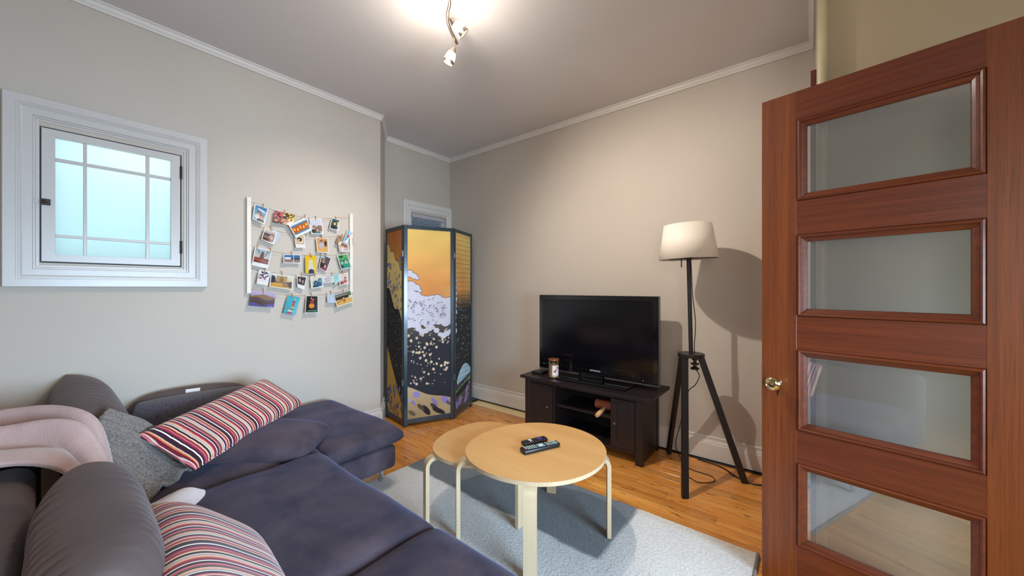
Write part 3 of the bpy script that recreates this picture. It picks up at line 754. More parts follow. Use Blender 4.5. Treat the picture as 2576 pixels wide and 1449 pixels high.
# ------------------------------------------------------------------ blankets: lofted between guide curves
def loft(name, curves, m, label, cat, nu=60, nv=70, fold=0.012, ff=(6, 22), thick=0.012, seed=1, sweep=None, subs=None):
    C = [catmull(c, 12) for c in curves]
    def samp(c, t):
        x = t * (len(c) - 1); i = min(int(x), len(c) - 2); return c[i].lerp(c[i + 1], x - i)
    G = []
    for i in range(nu + 1):
        row = [samp(c, i / nu) for c in C]
        rr = catmull(row, 12) if len(row) > 2 else row
        G.append([samp(rr, j / nv) for j in range(nv + 1)])
    P = np.array([[tuple(p) for p in r] for r in G])
    du = np.gradient(P, axis=0); dv = np.gradient(P, axis=1); nrm = np.cross(du, dv); nrm /= np.linalg.norm(nrm, axis=2)[..., None] + 1e-9
    nz = Noise3(seed, 14, *ff); U_, V_ = np.meshgrid(np.linspace(0, 1, nu + 1), np.linspace(0, 1, nv + 1), indexing='ij')
    h = nz(P) * fold * 2.5
    if sweep: h = h + sweep(U_, V_)
    P2 = P + nrm * h[..., None]
    verts = [tuple(p) for p in P2.reshape(-1, 3)]; faces = []
    for i in range(nu):
        for j in range(nv):
            a = i * (nv + 1) + j; faces.append((a, a + 1, a + nv + 2, a + nv + 1))
    me = bpy.data.meshes.new(name); me.from_pydata(verts, [], faces); me.update(); me.shade_smooth(); me.materials.append(M[m])
    o = bpy.data.objects.new(name, me); COL.objects.link(o); W[o.name] = Matrix.Identity(4)
    so = o.modifiers.new('thick', 'SOLIDIFY'); so.thickness = thick; so.offset = 0
    org = Vector(P2.reshape(-1, 3).mean(0)); me.transform(Matrix.Translation(-org)); o.location = org
    tag(o, label, cat); return o
# pink fleece over the backrest gap
def sw(u, v):
    def ridge(c, wd, s=0.045):
        return s * np.exp(-((u + 0.25 * (v - 0.5) - c) / wd) ** 2)
    env = np.sin(np.clip(v, 0, 1) * math.pi) ** 0.6
    return env * (ridge(0.28, 0.09) + ridge(0.55, 0.07, 0.05) + ridge(0.82, 0.10, 0.035) - 0.03 * np.exp(-((u - 0.42) / 0.03) ** 2) - 0.03 * np.exp(-((u - 0.68) / 0.025) ** 2))
pk = loft('pink_blanket', [
    [(-2.06, -0.30, 0.48), (-2.25, -0.30, 0.50), (-2.55, -0.29, 0.48), (-2.80, -0.28, 0.46)],
    [(-2.04, -0.22, 0.70), (-2.22, -0.22, 0.74), (-2.50, -0.22, 0.76), (-2.78, -0.22, 0.74)],
    [(-2.03, -0.09, 0.725), (-2.20, -0.08, 0.765), (-2.42, -0.06, 0.795), (-2.66, -0.08, 0.78)],
    [(-1.98, 0.02, 0.68), (-2.12, 0.045, 0.76), (-2.26, 0.075, 0.775), (-2.40, 0.05, 0.785)],
    [(-1.93, 0.08, 0.57), (-2.03, 0.125, 0.64), (-2.15, 0.135, 0.66), (-2.30, 0.11, 0.66)],
    [(-1.90, 0.12, 0.46), (-1.98, 0.17, 0.47), (-2.05, 0.16, 0.49), (-2.12, 0.13, 0.52)]],
    'fleece_pink', 'soft dusty pink fleece blanket draped over the sofa back', 'blanket', 80, 90, 0.010, (6, 20), 0.016, 5, sw)
# grey knit throw trailing on to the seat
def sw2(u, v):
    return 0.018 * np.sin(v * 19 + 2 * u) * (0.4 + 0.6 * u) + 0.006 * np.sin(v * 47 + u * 5)
loft('knit_throw', [
    [(-2.37, 0.15, 0.78), (-2.45, 0.28, 0.68), (-2.50, 0.37, 0.55), (-2.48, 0.43, 0.475), (-2.38, 0.48, 0.45)],
    [(-2.30, 0.13, 0.77), (-2.37, 0.24, 0.67), (-2.40, 0.32, 0.55), (-2.36, 0.37, 0.480), (-2.27, 0.42, 0.455)],
    [(-2.23, 0.10, 0.73), (-2.27, 0.19, 0.64), (-2.28, 0.26, 0.53), (-2.24, 0.30, 0.465), (-2.18, 0.33, 0.45)],
    [(-2.15, 0.06, 0.66), (-2.17, 0.12, 0.57), (-2.16, 0.17, 0.48), (-2.12, 0.21, 0.445), (-2.10, 0.24, 0.435)]],
    'knit_throw', 'grey knitted throw trailing from under the pink blanket on to the seat', 'throw', 70, 70, 0.005, (10, 30), 0.014, 9, sw2)
# white fleece corner on the seat
loft('white_blanket', [
    [(-1.72, 0.20, 0.48), (-1.80, 0.28, 0.450), (-1.88, 0.35, 0.446), (-1.94, 0.39, 0.44)],
    [(-1.84, 0.18, 0.49), (-1.91, 0.26, 0.480), (-1.96, 0.34, 0.482), (-1.99, 0.395, 0.445)],
    [(-1.96, 0.18, 0.47), (-2.00, 0.25, 0.456), (-2.03, 0.31, 0.456), (-2.03, 0.35, 0.44)]],
    'fleece_white', 'crumpled white fleece corner lying on the seat behind the near striped cushion', 'blanket', 40, 40, 0.006, (14, 40), 0.014, 15)

# ================================================================== RUG
def rug():
    x0, x1, y0, y1 = -2.27, -0.195, 0.62, 2.142
    nx, ny = 150, 110
    pr = Print(x1 - x0, y1 - y0, nx, ny, (204, 202, 198))
    n = Noise3(3, 12, 8, 60)(np.stack([pr.x, pr.y, 0 * pr.x], -1)) * 0.02
    d = np.maximum(pr.x - (1.49 + n), (1.0 + n) - pr.y)
    pr.put(0.5 - d / pr.px, (96, 102, 106))
    pr.put(np.clip(((pr.y - 1.46) / 0.03), 0, 1) * (pr.x > 1.49) * 0.5, (196, 182, 160))
    pr.speck(5, 0.07)
    X, Y = pr.x + x0, pr.y + y0
    Z = 0.013 + 0.0025 * Noise3(9, 20, 15, 90)(np.stack([X, Y, 0 * X], -1)) * 2
    Z += 0.012 * np.clip((X - (x1 - 0.05)) / 0.05, 0, 1) ** 2 * 0.3
    verts = [tuple(p) for p in np.stack([X, Y, Z], -1).reshape(-1, 3)]; faces = []
    s = ny + 1
    for i in range(nx):
        for j in range(ny): a = i * s + j; faces.append((a, a + s, a + s + 1, a + 1))
    nt_ = len(verts)
    loop = [i * s for i in range(nx)] + [nx * s + j for j in range(ny)] + [i * s + ny for i in range(nx, 0, -1)] + [j for j in range(ny, 0, -1)]
    b0 = len(verts); verts += [(verts[k][0], verts[k][1], 0.0005) for k in loop]; L = len(loop)
    for k in range(L): faces.append((loop[k], b0 + k, b0 + (k + 1) % L, loop[(k + 1) % L]))
    me = bpy.data.meshes.new('rug'); me.from_pydata(verts, [], faces); me.update(); setcol(me, pr.lin().reshape(-1, 3), len(verts))
    me.materials.append(M['rug']); me.shade_smooth(); me.set_sharp_from_angle(angle=R(50))
    o = bpy.data.objects.new('rug', me); COL.objects.link(o); W[o.name] = Matrix.Identity(4)
    tag(o, 'pale grey pile rug with a darker grey rectangle beneath the coffee tables', 'rug')
    bm = tube(bmesh.new(), [(x1 + 0.001, y0, 0.009), (x1 + 0.001, y1, 0.010)], 0.0085, 8); obj('binding', bm, 'beige_binding', o, smooth=True, label='grey edge binding')
    return o
rug()
RUGZ = 0.0155

# ================================================================== COFFEE TABLES
def smoothpoly(pts, n=6):
    P = [Vector((*p, 0)) for p in pts]; m_ = len(P); out = []
    for i in range(m_):
        a, b, c, d = P[i - 1], P[i], P[(i + 1) % m_], P[(i + 2) % m_]
        for k in range(n):
            t = k / n; q = 0.5 * ((2 * b) + (c - a) * t + (2 * a - 5 * b + 4 * c - d) * t * t + (3 * b - a - 3 * c + d) * t ** 3); out.append((q.x, q.y))
    return out
def fourier(pts, K=3, n=96):
    z = np.array([complex(*p) for p in smoothpoly(pts, 10)])
    d = np.abs(np.roll(z, -1) - z); s = np.concatenate([[0], np.cumsum(d)]); t = np.linspace(0, s[-1], 256, endpoint=False)
    zz = np.interp(t, s, np.append(z, z[0]).real) + 1j * np.interp(t, s, np.append(z, z[0]).imag)
    F = np.fft.fft(zz) / 256; out = []
    for q in np.linspace(0, 1, n, endpoint=False):
        v = sum(F[k % 256] * np.exp(2j * np.pi * k * q) for k in range(-K, K + 1)); out.append((v.real, v.imag))
    return out
def bent_leg(foot, rim, ztop, wdt=0.055, th=0.02, z0=RUGZ):
    """bentwood leg: vertical from foot, curving inward under the top"""
    f = Vector((*foot, 0)); r = Vector((*rim, 0)); d = (r - f).normalized(); side = Vector((-d.y, d.x, 0))
    pts = []; rad = 0.045; zt = ztop - 0.018 - th / 2
    pts.append((f, z0))
    for k in range(9):
        a = k / 8 * math.pi / 2; pts.append((f + d * (rad - rad * math.cos(a)), zt - rad + rad * math.sin(a)))
    pts.append((f + d * 0.16, zt))
    bm = bmesh.new(); rings = []
    for i, (p, z) in enumerate(pts):
        P = Vector((p.x, p.y, z)); a = pts[max(0, i - 1)]; b = pts[min(len(pts) - 1, i + 1)]
        t = (Vector((b[0].x, b[0].y, b[1])) - Vector((a[0].x, a[0].y, a[1]))).normalized(); nn = t.cross(side).normalized()
        rings.append([bm.verts.new(P + side * sx * wdt / 2 + nn * sn * th / 2) for sx, sn in ((-1, -1), (1, -1), (1, 1), (-1, 1))])
    for i in range(len(rings) - 1):
        for k in range(4): bm.faces.new((rings[i][k], rings[i][(k + 1) % 4], rings[i + 1][(k + 1) % 4], rings[i + 1][k]))
    bm.faces.new(rings[0]); bm.faces.new(rings[-1]); return bm
def table(label, outline, ztop, legs, name='coffee_table'):
    poly = fourier(outline); c = (sum(p[0] for p in poly) / len(poly), sum(p[1] for p in poly) / len(poly))
    t = thing(name, (*c, 0), label, 'table', group='nesting coffee tables')
    A = sum(poly[i - 1][0] * poly[i][1] - poly[i][0] * poly[i - 1][1] for i in range(len(poly)))
    if A < 0: poly = poly[::-1]
    bm = prism(bmesh.new(), poly, ztop - 0.019, ztop, 0.0015, 1)
    for f in bm.faces: f.material_index = 0 if f.normal.z > 0.5 or abs(f.calc_center_median().z - ztop) < 1e-4 else 1
    obj('tabletop', bm, ['birch', 'birch_pale'], t, smooth=True, sharp=35)
    for foot, wd in legs:
        obj('leg', bent_leg(foot, c, ztop, wd), 'birch_pale', t, smooth=True, sharp=30)
    return t
big = [(-1.384, 1.329), (-1.473, 1.482), (-1.483, 1.661), (-1.381, 1.886), (-1.181, 1.986), (-0.976, 1.953), (-0.835, 1.83), (-0.783, 1.673), (-0.797, 1.515), (-0.862, 1.383), (-0.957, 1.307), (-1.106, 1.266), (-1.25, 1.271)]
table('larger birch nesting coffee table with rounded top holding two remotes', big, 0.45, [((-1.395, 1.295), 0.055), ((-0.958, 1.318), 0.06), ((-0.812, 1.812), 0.055), ((-1.262, 1.965), 0.055)])
small = [(-1.654, 1.337), (-1.716, 1.427), (-1.758, 1.591), (-1.738, 1.749), (-1.655, 1.853), (-1.516, 1.872), (-1.34, 1.80), (-1.22, 1.66), (-1.21, 1.50), (-1.28, 1.37), (-1.38, 1.315), (-1.461, 1.288), (-1.552, 1.285)]
table('smaller lower birch nesting coffee table tucked partly under the larger one', small, 0.405, [((-1.615, 1.268), 0.05), ((-1.215, 1.575), 0.05), ((-1.45, 1.90), 0.05)])

# remotes
def remote(label, p0, p1, wd, ht, z, m='plastic_black', rows_=9, ncol=3, style=0):
    p0, p1 = Vector((*p0, z)), Vector((*p1, z)); d = (p1 - p0); L = d.length; d.normalize()
    c = (p0 + p1) / 2
    t = thing('remote_control', c, label, 'remote control', mat=frame4(c, d, Vector((-d.y, d.x, 0))))
    bm = B(-L / 2, L / 2, -wd / 2, wd / 2, 0.0005, ht, bev=ht * 0.35, seg=3)
    for v in bm.verts:
        s = v.co.x / (L / 2)
        if style == 0: v.co.y *= 1 - 0.12 * s
        else: v.co.y *= 0.86 + 0.2 * abs(s) ** 2
    obj('body', bm, m, t, local=True, smooth=True, sharp=50)
    if style == 0:
        cx = -L / 2 + 0.02
        k = 0
        while cx < L / 2 - 0.012:
            mid = abs(cx) < 0.026
            if not mid:
                for q in range(4):
                    yy = (q - 1.5) * wd * 0.2
                    col = 'btn_red' if (k, q) in ((0, 0), (12, 3)) else 'btn_green' if (k, q) in ((13, 1),) else 'btn'
                    obj('button', lathe(bmesh.new(), [(0.0033, 0), (0.0033, 0.0014), (0.0024, 0.002), (0, 0.002)], (cx, yy, ht - 0.0004), 10), col, t, local=True)
            cx += 0.0115; k += 1
        bm = B(-0.022, 0.022, -wd * 0.36, wd * 0.36, ht - 0.001, ht + 0.0008, bev=0.0006); obj('button_panel', bm, 'btn_grey', t, local=True)
        obj('direction_pad', lathe(bmesh.new(), [(0.012, 0), (0.012, 0.002), (0.009, 0.003), (0.005, 0.0022), (0.005, 0.0035), (0, 0.0035)], (0, 0, ht), 20), 'btn', t, local=True, smooth=True)
    else:
        bm = bmesh.new(); x0 = L * 0.2
        B(x0 - 0.012, x0 + 0.012, -0.0045, 0.0045, ht - 0.0005, ht + 0.0015, bm=bm); B(x0 - 0.0045, x0 + 0.0045, -0.012, 0.012, ht - 0.0005, ht + 0.0016, bm=bm)
        obj('direction_pad', bm, 'btn_purple', t, local=True)
        for k in range(3):
            for q in range(3):
                obj('button', lathe(bmesh.new(), [(0.003, 0), (0.003, 0.0012), (0, 0.0014)], (x0 - 0.024 - k * 0.008, (q - 1) * 0.009, ht - 0.0003), 8), 'plastic_black', t, local=True)
        for k, q, col in ((0, 1, 'btn'), (0, -1, 'btn_red'), (1, 1, 'btn'), (1, -1, 'btn')):
            xx = x0 - 0.052 - k * 0.010; yy = q * 0.0085
            obj('button', B(xx - 0.004, xx + 0.004, yy - 0.007, yy + 0.007, ht - 0.0004, ht + 0.0013), col, t, local=True)
    return t
remote('large black remote with many pale buttons on the coffee table', (-1.150, 1.510), (-1.055, 1.710), 0.052, 0.024, 0.45)
remote('small black remote with a purple direction pad on the coffee table', (-1.205, 1.590), (-1.148, 1.730), 0.042, 0.019, 0.45, style=1)

# ================================================================== TV STAND
ts = thing('tv_stand', (-1.455, 2.88, 0), 'black-brown wooden television stand with two doors and open shelves', 'tv stand')
fr = [(-2.045 + 1.177 * k / 16, 2.660 - 0.032 * math.sin(math.pi * k / 16)) for k in range(17)]
bm = prism(bmesh.new(), fr + [(-0.868, 3.090), (-2.045, 3.090)], 0.491, 0.515, 0.004, 2); obj('top_board', bm, 'black_wood', ts)
for x in (-2.000, -0.995):
    for y in (2.675, 3.02): obj('leg', B(x, x + 0.052, y, y + 0.045, 0.0, 0.4905, bev=0.002), 'black_wood_v', ts)
obj('side_panel', B(-1.985, -1.967, 2.7205, 3.0195, 0.045, 0.4905), 'black_wood_v', ts); obj('side_panel', B(-0.9655, -0.9475, 2.7205, 3.0195, 0.015, 0.4905), 'black_wood_v', ts)
obj('back_panel', B(-1.966, -0.966, 3.035, 3.045, 0.08, 0.4905), 'cab_in', ts)
obj('bottom_rail', B(-1.9475, -0.9955, 2.679, 2.700, 0.072, 0.092), 'black_wood', ts); obj('bottom_board', B(-1.966, -0.966, 2.7005, 3.034, 0.076, 0.092), 'black_wood', ts)
obj('divider', B(-1.705, -1.688, 2.682, 3.034, 0.0925, 0.4905), 'black_wood_v', ts); obj('divider', B(-1.187, -1.170, 2.682, 3.034, 0.0925, 0.4905), 'black_wood_v', ts)
obj('shelf', B(-1.6875, -1.1875, 2.700, 3.034, 0.292, 0.307), 'black_wood', ts)
obj('top_rail', B(-1.9475, -0.9955, 2.684, 2.700, 0.462, 0.4905), 'black_wood', ts)
for x0, x1, kx_ in ((-1.9475, -1.7055, -1.750), (-1.1695, -0.9955, -1.146)):
    d = obj('door', B(x0 + 0.002, x1 - 0.002, 2.677, 2.683, 0.095, 0.460), 'black_wood_v', ts)
    bm = bmesh.new(); ringmold(bm, (x0 + 0.003, 2.677, 0.096), (1, 0, 0), (0, 0, 1), (0, -1, 0), x1 - x0 - 0.006, 0.363, [(0, 0), (0, 0.003), (0.03, 0.003), (0.031, 0.0)])
    obj('door_frame', bm, 'black_wood_v', d)
    obj('knob', lathe(bmesh.new(), [(0.004, 0), (0.004, 0.012), (0.009, 0.016), (0.010, 0.021), (0.008, 0.024), (0, 0.024)], (kx_, 2.672, 0.280), 16, (0, -1, 0)), 'chrome', d, smooth=True)
# television
tv = thing('television', (-1.43, 2.885, 0.515), 'large black flat screen television on the dark stand', 'television')
x0, x1, y, z0, z1 = -1.974, -0.886, 2.868, 0.562, 1.236
obj('cabinet', B(x0, x1, y, y + 0.045, z0, z1, bev=0.006, seg=2), 'black_gloss', tv)
bk = B(x0 + 0.12, x1 - 0.12, y + 0.045, y + 0.085, z0 + 0.06, z1 - 0.10, bev=0.02, seg=2); obj('back_cover', bk, 'plastic_black', tv)
bm = bmesh.new(); ringmold(bm, (x0, y, z0), (1, 0, 0), (0, 0, 1), (0, -1, 0), x1 - x0, z1 - z0, [(0.001, 0), (0.001, 0.003), (0.004, 0.006), (0.040, 0.006), (0.044, 0.001)])
obj('bezel', bm, 'black_gloss', tv, label='glossy black bezel')
obj('display_panel', B(x0 + 0.042, x1 - 0.042, y - 0.002, y - 0.0005, z0 + 0.085, z1 - 0.042), 'tv_screen', tv)
obj('lower_bezel', B(x0 + 0.043, x1 - 0.043, y - 0.004, y - 0.0005, z0 + 0.04, z0 + 0.083), 'black_gloss', tv)
bm = B(x0 + 0.004, -1.56, y - 0.008, y + 0.02, z0 - 0.012, z0 - 0.0005); obj('silver_edge', bm, 'silver', tv)
bm = B(-1.32, x1 - 0.002, y - 0.008, y + 0.02, z0 - 0.012, z0 - 0.0005); obj('silver_edge', bm, 'silver', tv)
obj('silver_edge', B(x1 - 0.0005, x1 + 0.004, y, y + 0.03, z0 - 0.012, z1), 'silver', tv)
obj('neck', B(-1.54, -1.34, y + 0.0, y + 0.03, 0.531, z0 + 0.02, bev=0.005), 'black_gloss', tv)
obj('foot', B(-1.70, -1.085, 2.715, 2.985, 0.5155, 0.533, bev=0.006, seg=3), 'black_gloss', tv)
text('logo_lettering', 'SAMSUNG', 0.021, 'text', Matrix.Translation((-1.405, y - 0.0068, 0.602)) @ Matrix.Rotation(R(90), 4, 'X'), tv)
obj('standby_light', lathe(bmesh.new(), [(0, 0), (0.0025, 0), (0.0025, 0.001), (0, 0.001)], (-1.0, y - 0.0062, 0.583), 8, (0, -1, 0)), 'led', tv)
# candle
cd = thing('jar_candle', (-1.745, 2.755, 0.5155), 'peach candle in a glass jar with a copper lid beside the television', 'candle')
cx, cy, cz = -1.745, 2.755, 0.5155; cr = 0.046
obj('jar', lathe(bmesh.new(), [(0, 0), (cr - 0.004, 0), (cr, 0.004), (cr, 0.150)], (cx, cy, cz), 40), 'jar', cd, smooth=True)
obj('wax', lathe(bmesh.new(), [(0, 0.0105), (cr - 0.0035, 0.0105), (cr - 0.0035, 0.118), (0, 0.116)], (cx, cy, cz), 36), 'wax', cd, smooth=True)
obj('lid', lathe(bmesh.new(), [(0, 0.151), (cr + 0.001, 0.151), (cr + 0.003, 0.156), (cr + 0.001, 0.165), (0, 0.165)], (cx, cy, cz), 36), 'lid', cd, smooth=True)
def wrap(r, a0, a1, z0, z1, n=12):
    bm = bmesh.new(); p = []
    for k in range(n + 1):
        a = a0 + (a1 - a0) * k / n
        p.append([bm.verts.new((cx + rr * math.cos(a), cy + rr * math.sin(a), cz + z)) for rr, z in ((r, z0), (r, z1), (r + 0.0004, z1), (r + 0.0004, z0))])
    for k in range(n):
        for q in range(4): bm.faces.new((p[k][q], p[k][(q + 1) % 4], p[k + 1][(q + 1) % 4], p[k + 1][q]))
    bm.faces.new(p[0]); bm.faces.new(p[-1]); return bm
lb = obj('paper_label', wrap(cr + 0.0003, R(-75), R(0), 0.028, 0.110), 'label', cd, smooth=True)
for (a, z, ra, rz_, rot) in ((-48, 0.062, 5, 0.018, 0.5), (-38, 0.068, 5, 0.020, -0.3), (-30, 0.078, 5, 0.016, -0.8), (-18, 0.095, 7, 0.012, 0.4), (-55, 0.06, 3, 0.010, 1.0)):
    bm = bmesh.new(); n = 12; vs = []
    for k in range(n):
        q = 2 * math.pi * k / n; dx, dz = math.cos(q) * ra * 0.0009, math.sin(q) * rz_ * 0.8
        dx2, dz2 = dx * math.cos(rot) - dz * math.sin(rot), dx * math.sin(rot) + dz * math.cos(rot)
        aa = R(a) + dx2 / cr; vs.append(bm.verts.new((cx + (cr + 0.0011) * math.cos(aa), cy + (cr + 0.0011) * math.sin(aa), cz + z + dz2)))
    bm.faces.new(vs); obj('printed_petal', bm, 'label_red', lb)
# black streaming box
sb = thing('set_top_box', (-1.935, 2.82, 0.5155), 'small flat black box with a thin cable left of the candle', 'electronic box')
obj('body', B(-1.995, -1.885, 2.765, 2.875, 0.5155, 0.538, bev=0.006, seg=2), 'plastic_black', sb)
obj('cable', tube(bmesh.new(), catmull([(-1.93, 2.876, 0.525), (-1.91, 2.93, 0.522), (-1.95, 2.97, 0.520), (-1.88, 2.99, 0.521), (-1.80, 2.96, 0.520)], 6), 0.0022, 6), 'black_rubber', sb, smooth=True)
# roller on the shelf
ro = thing('massage_roller', (-1.29, 2.80, 0.3075), 'terracotta roller with a pale carved handle on the open shelf', 'roller')
obj('cylinder', lathe(bmesh.new(), [(0, 0), (0.032, 0), (0.037, 0.004), (0.037, 0.180), (0.032, 0.184), (0, 0.184)], (-1.378, 2.83, 0.3455), 32, (1, 0.0, 0)), 'terracotta', ro, smooth=True)
bm = tube(bmesh.new(), catmull([(-1.285, 2.80, 0.338), (-1.285, 2.76, 0.328), (-1.29, 2.72, 0.316), (-1.295, 2.690, 0.306), (-1.298, 2.670, 0.300)], 4), 0.012, 12, taper=[0.011 + 0.008 * math.sin(min(1, i / 16) * 2.6) for i in range(17)])
h = obj('handle', bm, 'tan', ro, smooth=True, label='pale carved wooden handle')
for k in range(3):
    obj('carved_groove', lathe(bmesh.new(), [(0.0186, -0.0012), (0.0198, 0), (0.0186, 0.0012)], (-1.288, 2.742 - k * 0.013, 0.3225 - k * 0.0045), 16, (0.03, -1, -0.3)), 'black_rubber', h)
# ================================================================== FLOOR LAMP
fp = thing('floor_lamp', (-0.635, 2.765, 0), 'black wooden tripod floor lamp with a white drum shade', 'floor lamp')
C0 = Vector((-0.637, 2.765, 0)); zp = 0.838
def bar(p0, p1, wx, wy, face):
    p0, p1 = Vector(p0), Vector(p1); t = (p1 - p0).normalized(); a = Vector(face); a = (a - t * a.dot(t)).normalized(); b = t.cross(a)
    bm = bmesh.new(); r = []
    for p, s in ((p0, 1), (p1, 1)):
        r.append([bm.verts.new(p + a * i * wx / 2 + b * j * wy / 2) for i, j in ((-1, -1), (1, -1), (1, 1), (-1, 1))])
    # cut the foot flat on the floor
    for v in r[0]:
        k = -v.co.z / t.z if abs(t.z) > 0.1 else 0; v.co += t * k
    bm.faces.new(r[0]); bm.faces.new(r[1])
    for k in range(4): bm.faces.new((r[0][k], r[0][(k + 1) % 4], r[1][(k + 1) % 4], r[1][k]))
    bmesh.ops.bevel(bm, geom=list(bm.edges), offset=0.0015, segments=1, affect='EDGES'); return bm
for foot, top in (((-0.600, 2.455, 0), (-0.662, 2.702, zp - 0.012)), ((-0.862, 3.035, 0), (-0.700, 2.785, zp - 0.012)), ((-0.335, 2.895, 0), (-0.585, 2.805, zp - 0.012))):
    obj('leg', bar(foot, top, 0.040, 0.024, (0.78, 0.62, 0) if foot[0] < -0.5 and foot[1] < 2.6 else (foot[0] - C0.x, foot[1] - C0.y, 0)), 'black_paint', fp)
obj('plate', lathe(bmesh.new(), [(0, -0.012), (0.083, -0.012), (0.085, -0.009), (0.085, 0.010), (0.083, 0.012), (0, 0.012)], (C0.x, C0.y, zp), 40), 'black_paint', fp, smooth=True)
ptop = Vector((-0.652, 2.752, 1.60))
obj('pole', tube(bmesh.new(), [(C0.x, C0.y, zp + 0.012), tuple(ptop)], 0.0135, 20), 'black_paint', fp, smooth=True)
obj('cord_grip', lathe(bmesh.new(), [(0, 0), (0.018, 0), (0.018, -0.022), (0.010, -0.024), (0.010, -0.040), (0.026, -0.042), (0.026, -0.052), (0.010, -0.054), (0.012, -0.068), (0.027, -0.074), (0.027, -0.086), (0, -0.086)], (C0.x + 0.022, C0.y + 0.01, zp - 0.0125), 20), 'plastic_black', fp, smooth=True)
sc_ = Vector((-0.652, 2.752, 0))
bm = bmesh.new(); lathe(bm, [(0.187, 0), (0.150, 0.236)], (0, 0, 0), 56)
bm.transform(Matrix.Translation((sc_.x, sc_.y, 1.500)) @ Matrix.Rotation(R(1.8), 4, Vector((0.78, -0.62, 0)))@ Matrix.Identity(4))
sh = obj('lamp_shade', bm, ['shade', 'shade_in'], fp, smooth=True); md = sh.modifiers.new('t', 'SOLIDIFY'); md.thickness = 0.002; md.material_offset = 1; md.offset = 0
bm = bmesh.new()
for a in range(3):
    q = a * 2.094 + 0.4; tube(bm, [(sc_.x, sc_.y, 1.505), (sc_.x + 0.184 * math.cos(q), sc_.y + 0.184 * math.sin(q), 1.506)], 0.0025, 6)
lathe(bm, [(0, -0.006), (0.028, -0.006), (0.028, 0.006), (0, 0.006)], (sc_.x, sc_.y, 1.505), 20)
obj('shade_spider', bm, 'black_paint', fp)
obj('socket', lathe(bmesh.new(), [(0, 0), (0.017, 0), (0.017, 0.06), (0, 0.06)], (sc_.x, sc_.y, 1.601), 16), 'plastic_black', fp, smooth=True)
obj('switch', tube(bmesh.new(), [(-0.688, 2.722, 1.505), (-0.688, 2.722, 1.442)], 0.004, 8), 'black_paint', fp)
cab = catmull([(-0.640, 2.775, 1.50), (-0.630, 2.780, 1.25), (-0.618, 2.785, 1.13), (-0.612, 2.780, 1.03), (-0.618, 2.775, 0.90), (-0.615, 2.775, 0.852)], 8)
cb = obj('cord', tube(bmesh.new(), cab, 0.0028, 6), 'black_rubber', fp, smooth=True)
cab = catmull([(-0.612, 2.775, 0.745), (-0.585, 2.765, 0.70), (-0.605, 2.74, 0.64), (-0.65, 2.73, 0.58), (-0.74, 2.90, 0.30), (-0.80, 3.00, 0.10), (-0.74, 2.95, 0.006), (-0.66, 2.86, 0.005), (-0.52, 2.84, 0.005), (-0.50, 2.77, 0.005), (-0.58, 2.70, 0.005), (-0.68, 2.76, 0.005)], 8)
obj('cord', tube(bmesh.new(), cab, 0.003, 6), 'black_rubber', fp, smooth=True)

# floor cables
def cable(label, pts, r=0.0035, plug=None):
    o = obj('cable', tube(bmesh.new(), catmull(pts, 8), r, 6), 'black_rubber', smooth=True); tag(o, label, 'cable'); return o
cable('black cable lying along the white baseboard behind the tripod lamp', [(-1.9, 3.085, 0.005), (-1.2, 3.086, 0.005), (-0.9, 3.08, 0.005), (-0.62, 3.083, 0.006), (-0.35, 3.078, 0.005), (-0.10, 3.085, 0.005), (0.0, 3.08, 0.005)], 0.0045)
cable('black cable sagging across the floor between lamp leg and door', [(-0.66, 3.060, 0.005), (-0.50, 3.035, 0.005), (-0.38, 2.935, 0.0045), (-0.27, 2.905, 0.005), (-0.17, 2.97, 0.03), (-0.10, 3.02, 0.11), (-0.09, 3.03, 0.2)], 0.0045)
cable('thin blue-black cable hanging down the back wall beside the door edge', [(-0.075, 3.04, 0.60), (-0.10, 3.06, 0.54), (-0.17, 3.08, 0.45), (-0.185, 3.085, 0.41), (-0.15, 3.085, 0.33), (-0.10, 3.08, 0.28), (-0.06, 3.07, 0.22)], 0.0035)
# ribbed mat near the screen
vt = thing('ribbed_tray', (-3.05, 3.03, 0), 'small blue-grey ribbed tray on the floor behind the folding screen', 'tray')
bm = B(-3.16, -2.975, 2.97, 3.085, 0.002, 0.022, bev=0.006, seg=2); obj('tray', bm, 'plastic_black', vt)
for k in range(11): obj('rib', B(-3.150 + k * 0.0155, -3.144 + k * 0.0155, 2.98, 3.075, 0.0222, 0.027), 'rubber_dark', vt)

